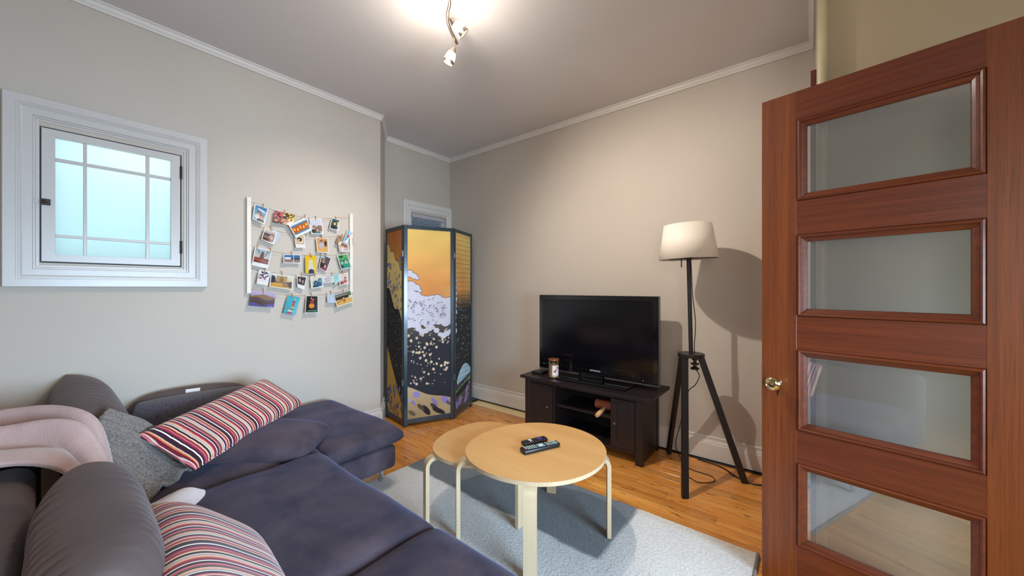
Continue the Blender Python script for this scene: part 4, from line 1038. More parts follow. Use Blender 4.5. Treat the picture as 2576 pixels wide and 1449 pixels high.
# ================================================================== FOLDING SCREEN
fs = thing('folding_screen', (-2.95, 2.4, 0), 'three-panel folding screen with dark frame and orange and black wave print', 'folding screen')
PT = [(-3.338, 2.106), (-2.943, 2.047), (-2.737, 2.493), (-2.888, 2.893)]
ZT = 1.890
def art(kind, w_, h_):
    nx, ny = (150, 620) if kind == 1 else (110, 560)
    p = Print(w_, h_, nx, ny, (240, 180, 90)); u = p.x / w_; X = p.x
    r = random.Random(kind + 3)
    if kind == 0:
        p.grad((196, 140, 60), (190, 110, 48), h_ * 0.8, h_)
        f = lambda x: h_ * (0.93 - 0.16 * (x / w_) ** 1.2) + 0.018 * np.sin(x * 60)
        p.under(lambda x: f(x) + 0.006, (60, 40, 30)); p.under(f, (232, 206, 130))
        for k in range(70):
            cx_, cy_ = r.uniform(0, w_), h_ * r.uniform(0.56, 0.86); q = r.uniform(0.005, 0.013)
            p.ell(cx_, cy_, q * 1.25, q * 1.6, (40, 34, 40), r.uniform(-1, 1)); p.ell(cx_, cy_, q, q * 1.35, (150, 150, 205), r.uniform(-1, 1))
        g = lambda x: h_ * (0.60 + 0.02 * np.sin(x * 30)) + 0.20 * (0.5 - x / w_) * h_ * 0.9
        p.under(lambda x: np.minimum(g(x), h_ * 0.74), (34, 28, 30))
        for k in range(3):
            p.line([(w_ * (0.15 + 0.2 * k) + 0.03 * math.sin(t * 3), h_ * (0.62 - 0.1 * k - 0.05 * t)) for t in range(0, 9)], 0.004, (110, 90, 96))
        for k in range(110): p.ell(r.uniform(0, w_), h_ * r.uniform(0.22, 0.62), 0.0032, 0.0045, (200, 190, 130))
        f2 = lambda x: h_ * (0.36 - 0.30 * x / w_)
        p.under(f2, (214, 166, 74))
        for k in range(26):
            xx = r.uniform(0, w_); yy = h_ * r.uniform(0.0, 0.16); q = r.uniform(0.008, 0.018)
            p.ell(xx, yy, q, q * 2.6, (54, 42, 56), r.uniform(-0.5, 0.5)); p.ell(xx + 0.004, yy, q * 0.6, q * 2.1, (150, 140, 205), r.uniform(-0.5, 0.5))
    if kind == 1:
        p.grad((236, 152, 78), (248, 206, 110), h_ * 0.66, h_ * 0.97)
        p.put(np.clip(1 - np.abs(p.x - w_) / 0.16, 0, 1) * (p.y < h_ * 0.70) * 0.5, (246, 196, 120))
        top = lambda x: h_ * 0.655 + 0.022 * np.sin(x * 24 + 0.8) - 0.09 * (x / w_) ** 2 + 0.05 * np.clip(0.25 - x / w_, 0, 1)
        bot = lambda x: h_ * 0.475 + 0.03 * np.sin(x * 33) - 0.10 * (x / w_ - 0.3)
        dk = np.clip((0.5 - (p.y - (top(X) - 0.02)) / p.px), 0, 1)
        t = np.clip((p.y / h_ - 0.38) / 0.16, 0, 1)
        p.c = p.c * (1 - dk[..., None]) + dk[..., None] * (np.array((27, 28, 40.)) * (1 - t[..., None]) + np.array((128, 112, 96.)) * t[..., None])
        # foam band: pale lobes with ink outlines
        lobes = [(x_, top(np.array(x_)) - 0.028, 0.05) for x_ in np.linspace(-0.02, w_ + 0.02, 10)]
        lobes += [(r.uniform(0, w_), r.uniform(float(bot(np.array(w_ / 2))) + 0.03, h_ * 0.62), r.uniform(0.03, 0.055)) for k in range(60)]
        lobes += [(x_, float(bot(np.array(x_))), r.uniform(0.018, 0.034)) for x_ in np.linspace(0.0, w_, 13)]
        lobes += [(0.02, h_ * 0.765, 0.035), (0.06, h_ * 0.752, 0.03), (0.09, h_ * 0.742, 0.018), (0.03, h_ * 0.70, 0.05), (0.085, h_ * 0.69, 0.034), (0.115, h_ * 0.675, 0.018)]
        for yy in np.linspace(0.515, 0.63, 6):
            for xx in np.linspace(0.0, w_, 8): lobes.append((xx, h_ * yy - 0.09 * (xx / w_) ** 2 * (yy > 0.58), 0.05))
        for a, b, q in lobes: p.ell(a, float(b), q + 0.0035, q * 0.9 + 0.0035, (40, 38, 52))
        for a, b, q in lobes: p.ell(a, float(b), q, q * 0.9, (226, 222, 236))
        p.speck(8, 0.03, (4, 12))
        for k in range(60):   # short curved ink strokes and lilac shading
            a, b = r.uniform(0.01, w_ - 0.02), r.uniform(h_ * 0.50, h_ * 0.625); q = r.uniform(0.012, 0.022); s0_ = r.uniform(0, 3)
            p.ell(a, b - q * 0.4, q * 0.5, q * 0.35, (206, 206, 232), r.uniform(-1, 1))
            p.line([(a + q * math.cos(s0_ + t * 0.5), b + q * math.sin(s0_ + t * 0.5)) for t in range(5)], 0.0028, (44, 40, 52))
        for k in range(120):
            b = h_ * (0.17 + 0.31 * r.random()); a = r.uniform(0.005, w_ - 0.005); q = r.choice([0.004, 0.005, 0.006, 0.008, 0.011, 0.013])
            p.ell(a, b, q, q * 1.05, (226, 204, 168) if r.random() < 0.7 else (214, 186, 178))
        f2 = lambda x: h_ * (0.165 - 0.085 * (x / w_)) + 0.012 * np.cos(x * 16)
        p.under(lambda x: f2(x) + 0.004, (24, 22, 34)); p.under(f2, (196, 170, 128))
        for a, b, q, e, rot, c in ((0.20, 0.125, 0.035, 0.028, -0.4, (156, 140, 210)), (0.62, 0.075, 0.05, 0.016, -0.9, (150, 136, 206)), (0.88, 0.075, 0.05, 0.03, -0.7, (154, 140, 212)), (0.12, 0.085, 0.035, 0.012, -0.8, (150, 140, 208)), (0.06, 0.10, 0.02, 0.012, 0, (176, 176, 220)),
                               (0.42, 0.035, 0.06, 0.026, -0.9, (36, 28, 34)), (0.30, 0.055, 0.045, 0.018, -0.8, (96, 76, 66)), (0.62, 0.045, 0.055, 0.020, -0.8, (70, 58, 56)), (0.72, 0.022, 0.07, 0.022, -0.5, (34, 30, 40)), (0.95, 0.058, 0.03, 0.015, -0.8, (110, 92, 84)), (0.1, 0.03, 0.04, 0.018, -0.7, (120, 104, 86))):
            p.ell(a * w_, b * h_, q, e, c, rot)
    if kind == 2:
        p.grad((214, 140, 70), (244, 204, 116), h_ * 0.62, h_)
        p.put(np.clip(u * 1.3 - 0.5, 0, 1) * (p.y > h_ * 0.4) * 0.35, (214, 220, 150))
        t = np.clip((h_ * 0.68 - p.y) / (h_ * 0.12), 0, 1); p.put(t, (36, 40, 44))
        for k in range(9):
            b = h_ * (0.73 - 0.035 * k); q = r.uniform(0.02, 0.04); p.ell(0.0, b, q + 0.004, q * 0.8 + 0.004, (40, 36, 50)); p.ell(0, b, q, q * 0.8, (206, 204, 226))
        for k in range(70): p.ell(r.uniform(0.02, w_), h_ * r.uniform(0.28, 0.64), 0.005, 0.006, (206, 200, 160) if r.random() < 0.6 else (150, 214, 200))
        # pale rounded hill with green meadow
        m_ = lambda x: h_ * 0.245 - ((x - w_ * 0.62) / (w_ * 0.62)) ** 2 * 0.20
        p.under(lambda x: np.where(x > w_ * 0.1, m_(x), -1), (176, 214, 232))
        p.under(lambda x: np.minimum(h_ * 0.135 + 0.08 * (x / w_) + 0.008 * np.sin(x * 150), m_(x)), (72, 66, 84))
        p.under(lambda x: np.minimum(h_ * 0.105 + 0.10 * (x / w_) + 0.006 * np.sin(x * 90), m_(x)), (104, 160, 92))
        p.under(lambda x: h_ * 0.115 + 0.04 * np.sin(x * 8 - 1.0), (30, 28, 34))
        p.under(lambda x: h_ * 0.075 + 0.09 * (x / w_) ** 2, (92, 84, 76))
        for a, b, q, e, rot in ((0.75, 0.085, 0.05, 0.03, 0.9), (0.3, 0.045, 0.05, 0.035, 0.9), (0.7, 0.04, 0.06, 0.028, 0.8), (0.08, 0.03, 0.03, 0.04, 0.5), (0.9, 0.12, 0.022, 0.014, 0.9)):
            p.ell(a * w_, b * h_, q, e, (148, 134, 208), rot)
    p.c = p.c * 0.90
    p.speck(20 + kind, 0.05, (3, 20))
    # faint horizontal lines, shade of the backlit lattice painted on the canvas
    nl_ = 38 if kind == 2 else 24
    for k in range(nl_):
        yy = h_ * (k + 0.5) / nl_; a = np.clip(0.6 - np.abs(p.y - yy) / p.px, 0, 1) * (0.35 if kind == 2 else 0.10); p.put(a, (40, 34, 30))
    return p
for k in range(3):
    a, b = Vector((*PT[k], 0)), Vector((*PT[k + 1], 0)); d = (b - a); L = d.length; d.normalize(); nrm = Vector((d.y, -d.x, 0))
    g = 0.004; st = 0.034 if k == 1 else 0.030; th = 0.018
    m4 = Matrix.Identity(4)
    for i in range(3): m4[i][0], m4[i][1], m4[i][2], m4[i][3] = d[i], nrm[i], (0, 0, 1)[i], a[i]
    bm = bmesh.new(); x0, x1 = g, L - g
    B(x0, x0 + st, -th, 0, 0.004, ZT, bev=0.0015, bm=bm); B(x1 - st, x1, -th, 0, 0.004, ZT, bev=0.0015, bm=bm)
    B(x0 + st, x1 - st, -th, -0.001, ZT - 0.034, ZT - 0.001, bm=bm); B(x0 + st, x1 - st, -th, -0.001, 0.03, 0.068, bm=bm)
    bm.transform(m4); pf = obj('panel_frame', bm, 'screen_frame', fs)
    cw, ch = x1 - x0 - 2 * st, ZT - 0.034 - 0.068
    p = art(k, cw, ch); nx, ny = p.nx, p.ny; s = ny + 1
    P = np.stack([p.x + x0 + st, np.full_like(p.x, -0.007), p.y + 0.068], -1).reshape(-1, 3)
    verts = [tuple(q) for q in P]; faces = [(i * s + j, (i + 1) * s + j, (i + 1) * s + j + 1, i * s + j + 1) for i in range(nx) for j in range(ny)]
    nf = len(verts)
    c4 = [0, nx * s, nx * s + ny, ny]; verts += [(verts[q][0], -0.011, verts[q][2]) for q in c4]; faces.append((nf + 3, nf + 2, nf + 1, nf))
    me = bpy.data.meshes.new('canvas'); me.from_pydata(verts, [], faces); me.update(); setcol(me, p.lin().reshape(-1, 3), len(verts)); me.materials.append(M['art'])
    me.transform(m4); o = bpy.data.objects.new('canvas', me); finish(o, pf, False)
    if k == 2:
        for q in range(38):  # thin dark bars set in front for the backlit lattice lines
            bm = B(x0 + st, x1 - st, -0.0068, -0.0058, 0.068 + ch * (q + 0.5) / 38 - 0.0007, 0.068 + ch * (q + 0.5) / 38 + 0.0007); bm.transform(m4); obj('batten', bm, 'iron', pf)
for P_, zz in ((PT[1], 1.62), (PT[1], 0.42), (PT[2], 1.62), (PT[2], 0.42)):
    bm = B(P_[0] - 0.012, P_[0] + 0.014, P_[1] - 0.013, P_[1] + 0.004, zz - 0.026, zz + 0.026, bev=0.002); tube(bm, [(P_[0] + 0.008, P_[1] - 0.014, zz - 0.03), (P_[0] + 0.008, P_[1] - 0.014, zz + 0.03)], 0.004, 8); obj('hinge', bm, 'silver', fs)

# ================================================================== PHOTO DISPLAY
pd_ = thing('photo_hanger', (XA, 1.25, 1.26), 'white wooden rails with twine lines for pegged photographs on the left wall', 'photo hanger')
obj('rail', B(XA + 0.001, XA + 0.030, 0.862, 0.888, 1.262, 1.945, bev=0.0015), 'rail_paint', pd_)
obj('rail', B(XA + 0.001, XA + 0.030, 1.614, 1.642, 1.262, 1.945, bev=0.0015), 'rail_paint', pd_)
XS_ = XA + 0.026
rowsz = [[(0.886, 1.916), (1.032, 1.878), (1.168, 1.860), (1.329, 1.860), (1.474, 1.884), (1.616, 1.912)],
         [(0.886, 1.745), (1.008, 1.732), (1.117, 1.718), (1.322, 1.709), (1.489, 1.731), (1.616, 1.753)],
         [(0.886, 1.601), (1.032, 1.570), (1.22, 1.558), (1.489, 1.572), (1.616, 1.589)],
         [(0.887, 1.440), (1.032, 1.413), (1.181, 1.397), (1.429, 1.407), (1.616, 1.439)],
         [(0.887, 1.293), (1.056, 1.255), (1.22, 1.239), (1.393, 1.245), (1.616, 1.276)]]
for r_ in rowsz:
    obj('twine', tube(bmesh.new(), catmull([(XS_, y_, z_) for y_, z_ in r_], 8), 0.0011, 6), 'twine', pd_)
SK = (224, 170, 140); DKH = (36, 26, 28); WH = (236, 232, 226)
def face(p, cx_, cy_, q, skin=SK, hair=DKH, glasses=False, top=(60, 60, 70), hood=False):
    p.ell(cx_, cy_ - q * 2.3, q * 2.0, q * 1.5, top)
    if hood: p.ell(cx_, cy_, q * 1.5, q * 1.75, hair)
    else: p.ell(cx_, cy_ + q * 0.35, q * 1.12, q * 1.2, hair)
    p.ell(cx_, cy_ - q * 0.1, q * 0.85, q * 1.08, skin)
    if glasses: p.rect(cx_ - q * 0.75, cy_ + q * 0.1, cx_ + q * 0.75, cy_ + q * 0.38, (24, 20, 26))
    else:
        for s_ in (-1, 1): p.ell(cx_ + s_ * q * 0.33, cy_ + q * 0.15, q * 0.10, q * 0.07, (40, 30, 30))
    p.ell(cx_, cy_ - q * 0.55, q * 0.28, q * 0.08, (150, 60, 60))
def pic(k, p, w_, h_):
    r = random.Random(k)
    if k == 0:
        p.grad((150, 190, 210), (40, 110, 160), 0.3 * h_, h_); p.ell(0.6 * w_, 0.75 * h_, 0.4 * w_, 0.06 * h_, (220, 230, 235), -0.3); face(p, 0.40 * w_, 0.52 * h_, 0.15 * w_, glasses=True, hair=(60, 64, 72), top=(230, 226, 222)); face(p, 0.68 * w_, 0.32 * h_, 0.16 * w_, hair=(140, 50, 46))
    elif k == 1:
        p.rect(0, 0, w_, h_, (60, 40, 50))
        for q in range(90):
            x_, y_ = r.random() * w_, r.random() * h_
            c = (232, 90, 100) if (x_ < 0.45 * w_ and y_ > 0.45 * h_) else (245, 205, 50) if (x_ > 0.6 * w_ and y_ > 0.4 * h_) else r.choice([(220, 170, 110), (240, 190, 120), (200, 60, 60)]) if y_ < 0.45 * h_ else (236, 220, 90)
            p.ell(x_, y_, 0.006, 0.005, c)
    elif k == 2:   # plain generic stand-in card: orange band between blue bands with yellow blobs
        p.rect(0, 0, w_, h_, (204, 82, 40)); p.rect(0, 0.82 * h_, w_, h_, (52, 134, 170)); p.rect(0, 0, w_, 0.16 * h_, (52, 134, 170))
        for q in range(5): p.ell((0.12 + 0.19 * q) * w_, (0.5 + 0.06 * (-1) ** q) * h_, 0.05 * w_, 0.15 * h_, (238, 214, 40), 0.3 * (-1) ** q)
    elif k == 3:
        p.grad((206, 206, 216), (214, 214, 226), 0, h_); p.ell(0.8 * w_, 0.35 * h_, 0.3 * w_, 0.22 * h_, (142, 112, 96)); face(p, 0.30 * w_, 0.40 * h_, 0.15 * w_, glasses=True, hair=(130, 96, 76)); face(p, 0.56 * w_, 0.24 * h_, 0.14 * w_, hair=(60, 40, 44), top=(70, 120, 120))
    elif k == 4:
        p.grad((70, 110, 110), (50, 90, 90), 0, h_); p.rect(0.7 * w_, 0.3 * h_, w_, 0.8 * h_, (214, 206, 130)); face(p, 0.5 * w_, 0.55 * h_, 0.22 * w_, skin=(238, 190, 110), hair=(22, 46, 60), hood=True, top=(22, 46, 60))
    elif k == 5:
        p.grad((80, 60, 60), (212, 200, 190), 0.2 * h_, 0.9 * h_); p.rect(0, 0.5 * h_, 0.55 * w_, 0.66 * h_, (70, 56, 66)); face(p, 0.72 * w_, 0.62 * h_, 0.11 * w_, top=(190, 180, 176)); p.line([(0.1 * w_, 0.3 * h_), (0.6 * w_, 0.35 * h_), (0.8 * w_, 0.2 * h_)], 0.1 * h_, (190, 110, 96))
    elif k == 6:
        p.rect(0, 0, w_, h_, (214, 180, 140)); p.ell(0.5 * w_, 0.5 * h_, 0.38 * w_, 0.36 * h_, (238, 220, 190)); p.ell(0.5 * w_, 0.55 * h_, 0.28 * w_, 0.24 * h_, (40, 24, 20)); p.ell(0.42 * w_, 0.5 * h_, 0.14 * w_, 0.10 * h_, (232, 206, 170))
    elif k == 7:
        p.grad((226, 170, 90), (216, 155, 105), 0, h_); p.ell(0.8 * w_, 0.62 * h_, 0.12 * w_, 0.22 * h_, (40, 34, 44)); face(p, 0.42 * w_, 0.72 * h_, 0.12 * w_, top=(200, 196, 206)); p.ell(0.42 * w_, 0.42 * h_, 0.2 * w_, 0.17 * h_, (196, 188, 198)); p.rect(0, 0, w_, 0.24 * h_, (226, 172, 90))
    elif k == 8:
        p.grad((214, 170, 140), (232, 200, 176), 0, h_); face(p, 0.42 * w_, 0.60 * h_, 0.15 * w_, glasses=True, hair=(60, 40, 36), top=(226, 222, 224)); face(p, 0.74 * w_, 0.45 * h_, 0.15 * w_, glasses=True, hair=(28, 20, 30), top=(206, 190, 190))
    elif k == 9:
        p.rect(0, 0, w_, h_, (160, 128, 104)); p.speck(4, 0.25, (6, 40))
    elif k == 10:
        p.rect(0, 0, w_, h_, (196, 220, 232)); p.rect(0.2 * w_, 0.2 * h_, 0.5 * w_, h_, (120, 190, 220)); p.ell(0.6 * w_, 0.6 * h_, 0.2 * w_, 0.14 * h_, (206, 80, 84)); p.line([(0.3 * w_, 0.3 * h_), (0.7 * w_, 0.4 * h_)], 0.002, (80, 110, 140))
    elif k == 11:
        p.grad((200, 190, 180), (150, 176, 180), 0.5 * h_, h_); p.ell(0.5 * w_, 0.62 * h_, 0.11 * w_, 0.24 * h_, (92, 52, 46)); p.ell(0.5 * w_, 0.42 * h_, 0.14 * w_, 0.3 * h_, (104, 56, 48)); p.rect(0, 0, w_, 0.38 * h_, (122, 44, 34)); p.line([(0, 0.25 * h_), (w_, 0.16 * h_)], 0.05 * h_, (196, 120, 60)); p.line([(0.15 * w_, h_), (0.3 * w_, 0.7 * h_)], 0.0012, (40, 40, 50)); p.line([(0.85 * w_, h_), (0.7 * w_, 0.55 * h_)], 0.0012, (40, 40, 50))
    elif k == 12:
        p.grad((60, 110, 160), (40, 96, 160), 0.6 * h_, h_); p.rect(0, 0, w_, 0.4 * h_, (150, 120, 108)); p.rect(0.05 * w_, 0.42 * h_, 0.42 * w_, 0.72 * h_, (226, 226, 228)); p.rect(0.45 * w_, 0.4 * h_, w_, 0.62 * h_, (60, 60, 66)); p.rect(0.57 * w_, 0, 0.61 * w_, h_, (190, 232, 245))
    elif k == 13:  # plain generic stand-in: yellow card with a pale figure shape
        p.rect(0, 0, w_, h_, (234, 196, 30)); p.ell(0.5 * w_, 0.62 * h_, 0.2 * w_, 0.14 * h_, (222, 214, 196)); p.ell(0.5 * w_, 0.30 * h_, 0.26 * w_, 0.24 * h_, (222, 214, 196)); p.ell(0.56 * w_, 0.08 * h_, 0.26 * w_, 0.16 * h_, (48, 52, 84)); p.rect(0.4 * w_, 0.9 * h_, 0.6 * w_, h_, (206, 80, 50))
    elif k == 14:
        p.rect(0, 0, w_, h_, (88, 78, 84)); p.ell(0.2 * w_, 0.85 * h_, 0.2 * w_, 0.1 * h_, (150, 200, 214)); face(p, 0.34 * w_, 0.60 * h_, 0.19 * w_, hair=(142, 78, 52), top=(40, 36, 34)); p.rect(0.18 * w_, 0.60 * h_, 0.5 * w_, 0.64 * h_, (24, 20, 24)); face(p, 0.68 * w_, 0.30 * h_, 0.15 * w_, hair=(70, 36, 46), top=(150, 40, 90))
    elif k == 15:
        p.rect(0, 0, w_, h_, (84, 178, 96)); p.ell(0.3 * w_, 0.85 * h_, 0.2 * w_, 0.08 * h_, (30, 60, 70)); face(p, 0.25 * w_, 0.42 * h_, 0.18 * w_, skin=(150, 200, 180), hair=(24, 60, 76), top=(24, 70, 80)); face(p, 0.68 * w_, 0.48 * h_, 0.20 * w_, skin=(176, 214, 196), hair=(40, 90, 100), top=(40, 150, 120)); p.rect(0.5 * w_, 0.5 * h_, 0.86 * w_, 0.55 * h_, (60, 100, 110))
    elif k == 16:
        p.rect(0, 0, w_, h_, (232, 228, 234))
        for q in range(26): p.ell(r.random() * w_, r.uniform(0.25, 1) * h_, 0.006, 0.0045, r.choice([(70, 40, 60), (110, 70, 84), (50, 34, 56)]))
        p.ell(0.65 * w_, 0.2 * h_, 0.1 * w_, 0.08 * h_, (214, 90, 120))
    elif k == 17:
        p.grad((214, 160, 70), (226, 222, 206), 0.2 * h_, 0.9 * h_); p.rect(0, 0.36 * h_, w_, 0.5 * h_, (90, 60, 60)); p.rect(0.25 * w_, 0.42 * h_, 0.75 * w_, 0.92 * h_, (176, 150, 90)); p.ell(0.5 * w_, 0.6 * h_, 0.1 * w_, 0.25 * h_, (160, 100, 60))
        for q in range(5): p.ell((0.58 + 0.06 * q) * w_, 0.22 * h_, 0.014 * w_, 0.10 * h_, (50, 36, 44))
        p.ell(0.05 * w_, 0.6 * h_, 0.16 * w_, 0.3 * h_, (50, 44, 66)); p.ell(0.95 * w_, 0.3 * h_, 0.12 * w_, 0.25 * h_, (84, 60, 50))
    elif k == 18:
        p.rect(0, 0, w_, h_, (60, 44, 46)); face(p, 0.3 * w_, 0.55 * h_, 0.17 * w_, skin=(196, 180, 176)); face(p, 0.7 * w_, 0.45 * h_, 0.16 * w_, skin=(180, 150, 140)); p.rect(0.05 * w_, 0.8 * h_, 0.5 * w_, h_, (96, 84, 80))
    elif k == 19:
        p.grad((190, 206, 196), (226, 220, 196), 0, h_); face(p, 0.42 * w_, 0.36 * h_, 0.15 * w_, skin=(96, 130, 150), hair=(20, 60, 84), hood=True, top=(20, 70, 110)); face(p, 0.85 * w_, 0.55 * h_, 0.14 * w_, skin=(110, 160, 170), hair=(30, 90, 110), hood=True, top=(24, 80, 116))
    elif k == 22:
        p.grad((226, 190, 174), (240, 214, 200), 0, h_); p.rect(0.05 * w_, 0, 0.45 * w_, 0.3 * h_, (150, 84, 60)); face(p, 0.72 * w_, 0.5 * h_, 0.13 * w_, hair=(40, 50, 70), top=(190, 90, 90)); p.rect(0.86 * w_, 0, 0.92 * w_, h_, (226, 238, 250))
    elif k == 23:
        p.grad((150, 140, 190), (196, 176, 200), 0.5 * h_, h_); f = lambda x: h_ * (0.62 + 0.24 * np.exp(-((x / w_ - 0.52) / 0.22) ** 2) + 0.06 * np.sin(x / w_ * 9))
        p.under(f, (142, 100, 60)); p.under(lambda x: h_ * (0.52 + 0.05 * np.sin(x / w_ * 7)), (60, 52, 40)); p.under(lambda x: 0 * x + h_ * 0.46, (104, 100, 150)); p.under(lambda x: 0 * x + h_ * 0.42, (84, 60, 50)); p.under(lambda x: h_ * (0.24 - 0.16 * np.exp(-((x / w_ - 0.5) / 0.2) ** 2)), (86, 78, 150)); p.rect(0.74 * w_, 0.02 * h_, 0.95 * w_, 0.05 * h_, (220, 220, 226))
    elif k == 24:
        p.rect(0, 0, w_, h_, (64, 178, 196))
        for y_, q, c in ((0.84, 0.05, (226, 206, 180)), (0.76, 0.07, (190, 110, 90)), (0.68, 0.10, (70, 60, 140)), (0.62, 0.11, (214, 96, 60)), (0.54, 0.10, (120, 90, 70)), (0.48, 0.13, (214, 90, 80)), (0.38, 0.10, (226, 180, 70)), (0.28, 0.14, (60, 120, 80)), (0.20, 0.22, (226, 214, 206)), (0.08, 0.24, (196, 60, 90))): p.ell((0.62 if y_ > 0.25 else 0.5) * w_, y_ * h_, q * w_, 0.05 * h_, c)
        p.ell(0.25 * w_, 0.28 * h_, 0.09 * w_, 0.06 * h_, (170, 130, 100))
    elif k == 25:  # black poster card, generic orange swirl
        p.rect(0, 0, w_, h_, (14, 18, 26)); p.ell(0.5 * w_, 0.40 * h_, 0.24 * w_, 0.15 * h_, (236, 140, 50)); p.ell(0.52 * w_, 0.62 * h_, 0.16 * w_, 0.10 * h_, (220, 84, 40)); p.ell(0.60 * w_, 0.78 * h_, 0.15 * w_, 0.05 * h_, (224, 90, 50), 0.5); p.ell(0.52 * w_, 0.62 * h_, 0.08 * w_, 0.05 * h_, (14, 18, 26)); p.ell(0.45 * w_, 0.86 * h_, 0.05 * w_, 0.04 * h_, (240, 236, 236))
    elif k == 27:
        p.grad((222, 176, 96), (90, 110, 130), 0.5 * h_, h_); p.rect(0, 0.5 * h_, w_, 0.74 * h_, (44, 40, 36)); p.ell(0.9 * w_, 0.78 * h_, 0.14 * w_, 0.16 * h_, (96, 120, 60)); p.rect(0.82 * w_, 0.4 * h_, w_, 0.62 * h_, (226, 222, 220)); p.ell(0.5 * w_, 0.36 * h_, 0.06 * w_, 0.2 * h_, (190, 80, 50)); p.ell(0.5 * w_, 0.52 * h_, 0.05 * w_, 0.06 * h_, (246, 230, 200)); p.line([(0, 0.25 * h_), (0.4 * w_, 0.42 * h_)], 0.02 * w_, (96, 70, 50))
CARDS = [
 ([(0.909, 1.904), (0.996, 1.885), (0.966, 1.761), (0.889, 1.79)], 1, 'photo of two smiling people under blue sky, top left of the display'),
 ([(1.035, 1.875), (1.172, 1.866), (1.165, 1.779), (1.025, 1.784)], 0, 'borderless postcard of a colourful fruit market stall'),
 ([(1.124, 1.779), (1.255, 1.862), (1.289, 1.756), (1.176, 1.686)], 2, 'tilted white-bordered card with an orange and blue band and yellow shapes'),
 ([(1.279, 1.855), (1.373, 1.865), (1.389, 1.74), (1.293, 1.731)], 1, 'photo of two people against a pale sky beside brown rocks'),
 ([(1.459, 1.887), (1.528, 1.876), (1.508, 1.78), (1.432, 1.794)], 1, 'photo of one person in a dark hood, top right of the display'),
 ([(0.972, 1.74), (1.054, 1.717), (1.023, 1.622), (0.944, 1.651)], 1, 'photo of a dark-haired person reclining, in the second row at left'),
 ([(1.168, 1.713), (1.245, 1.718), (1.25, 1.617), (1.178, 1.611)], 3, 'instant photo of a cup of coffee below the tilted orange card'),
 ([(1.329, 1.71), (1.427, 1.713), (1.432, 1.59), (1.337, 1.588)], 1, 'photo of a person seated behind a table with peach-coloured wall'),
 ([(1.505, 1.691), (1.597, 1.7), (1.607, 1.611), (1.518, 1.606)], 1, 'photo of two people in sunglasses beside the right rail'),
 ([(1.512, 1.746), (1.547, 1.733), (1.52, 1.661), (1.482, 1.677)], 0, 'small brown paper tag beside the right rail'),
 ([(1.591, 1.8), (1.627, 1.773), (1.579, 1.682), (1.536, 1.682)], 0, 'pale blue luggage tag with a red spot at the right rail'),
 ([(0.911, 1.594), (1.019, 1.576), (0.988, 1.441), (0.888, 1.463)], 3, 'instant photo of a dark red cathedral held by two pegs'),
 ([(1.094, 1.556), (1.217, 1.561), (1.216, 1.491), (1.09, 1.488)], 1, 'wide photo of white houses under deep blue sky'),
 ([(1.248, 1.557), (1.332, 1.563), (1.332, 1.417), (1.247, 1.416)], 0, 'bright yellow card with a pale figure shape'),
 ([(1.376, 1.582), (1.456, 1.547), (1.411, 1.429), (1.349, 1.462)], 1, 'tilted photo of a curly-haired person with glasses and a companion'),
 ([(1.497, 1.581), (1.595, 1.596), (1.623, 1.475), (1.532, 1.457)], 1, 'photo of two faces tinted green'),
 ([(0.935, 1.433), (1.011, 1.422), (0.988, 1.317), (0.915, 1.331)], 3, 'instant photo of dark berries on white, fourth row at left'),
 ([(1.011, 1.412), (1.165, 1.393), (1.153, 1.284), (0.998, 1.309)], 1, 'wide photo of a yellow square with distant people'),
 ([(1.187, 1.4), (1.264, 1.392), (1.239, 1.285), (1.187, 1.306)], 3, 'instant photo of two people in dim brown light'),
 ([(1.285, 1.392), (1.375, 1.409), (1.387, 1.308), (1.291, 1.295)], 1, 'photo of two people in blue hoods'),
 ([(1.375, 1.409), (1.465, 1.412), (1.47, 1.346), (1.379, 1.341)], 4, 'white handwritten note in the fourth row'),
 ([(1.465, 1.416), (1.501, 1.429), (1.539, 1.368), (1.476, 1.325)], 5, 'tilted pale teal note beside the handwritten one'),
 ([(1.512, 1.417), (1.595, 1.435), (1.599, 1.338), (1.52, 1.318)], 1, 'pinkish photo with a bright edge beside the right rail'),
 ([(0.889, 1.286), (1.045, 1.262), (1.026, 1.155), (0.873, 1.175)], 0, 'postcard of a brown mountain mirrored in a violet lake'),
 ([(1.124, 1.244), (1.212, 1.228), (1.174, 1.088), (1.088, 1.11)], 0, 'teal card with a tall stack of coloured shapes'),
 ([(1.255, 1.242), (1.348, 1.238), (1.347, 1.099), (1.241, 1.103)], 2, 'black poster card with an orange swirl in the bottom row'),
 ([(1.418, 1.258), (1.467, 1.257), (1.489, 1.174), (1.415, 1.182)], 5, 'plain pale blue note in the bottom row'),
 ([(1.467, 1.242), (1.617, 1.285), (1.642, 1.181), (1.493, 1.138)], 1, 'tilted photo of a sunny yellow field with dark trees'),
]
CARDS.append(([(1.030, 1.738), (1.080, 1.706), (1.036, 1.624), (0.990, 1.655)], 5, 'pale photo edge peeking out behind the reclining-person photo'))
CLIPS = {0: [(0.961, 1.903)], 1: [(1.101, 1.88)], 2: [(1.242, 1.867)], 3: [(1.327, 1.869)], 4: [(1.489, 1.89)], 5: [(1.01, 1.745)], 7: [(1.373, 1.725)], 8: [(1.543, 1.748)],
         11: [(0.925, 1.603), (1.008, 1.587)], 12: [(1.149, 1.571)], 13: [(1.286, 1.568)], 14: [(1.406, 1.577)], 15: [(1.543, 1.594)], 16: [(0.972, 1.437)], 17: [(1.082, 1.418)],
         18: [(1.222, 1.41)], 19: [(1.322, 1.408)], 20: [(1.453, 1.419)], 22: [(1.547, 1.437)], 23: [(0.962, 1.282)], 24: [(1.154, 1.25)], 25: [(1.293, 1.253)], 26: [(1.448, 1.267)], 27: [(1.549, 1.28)]}
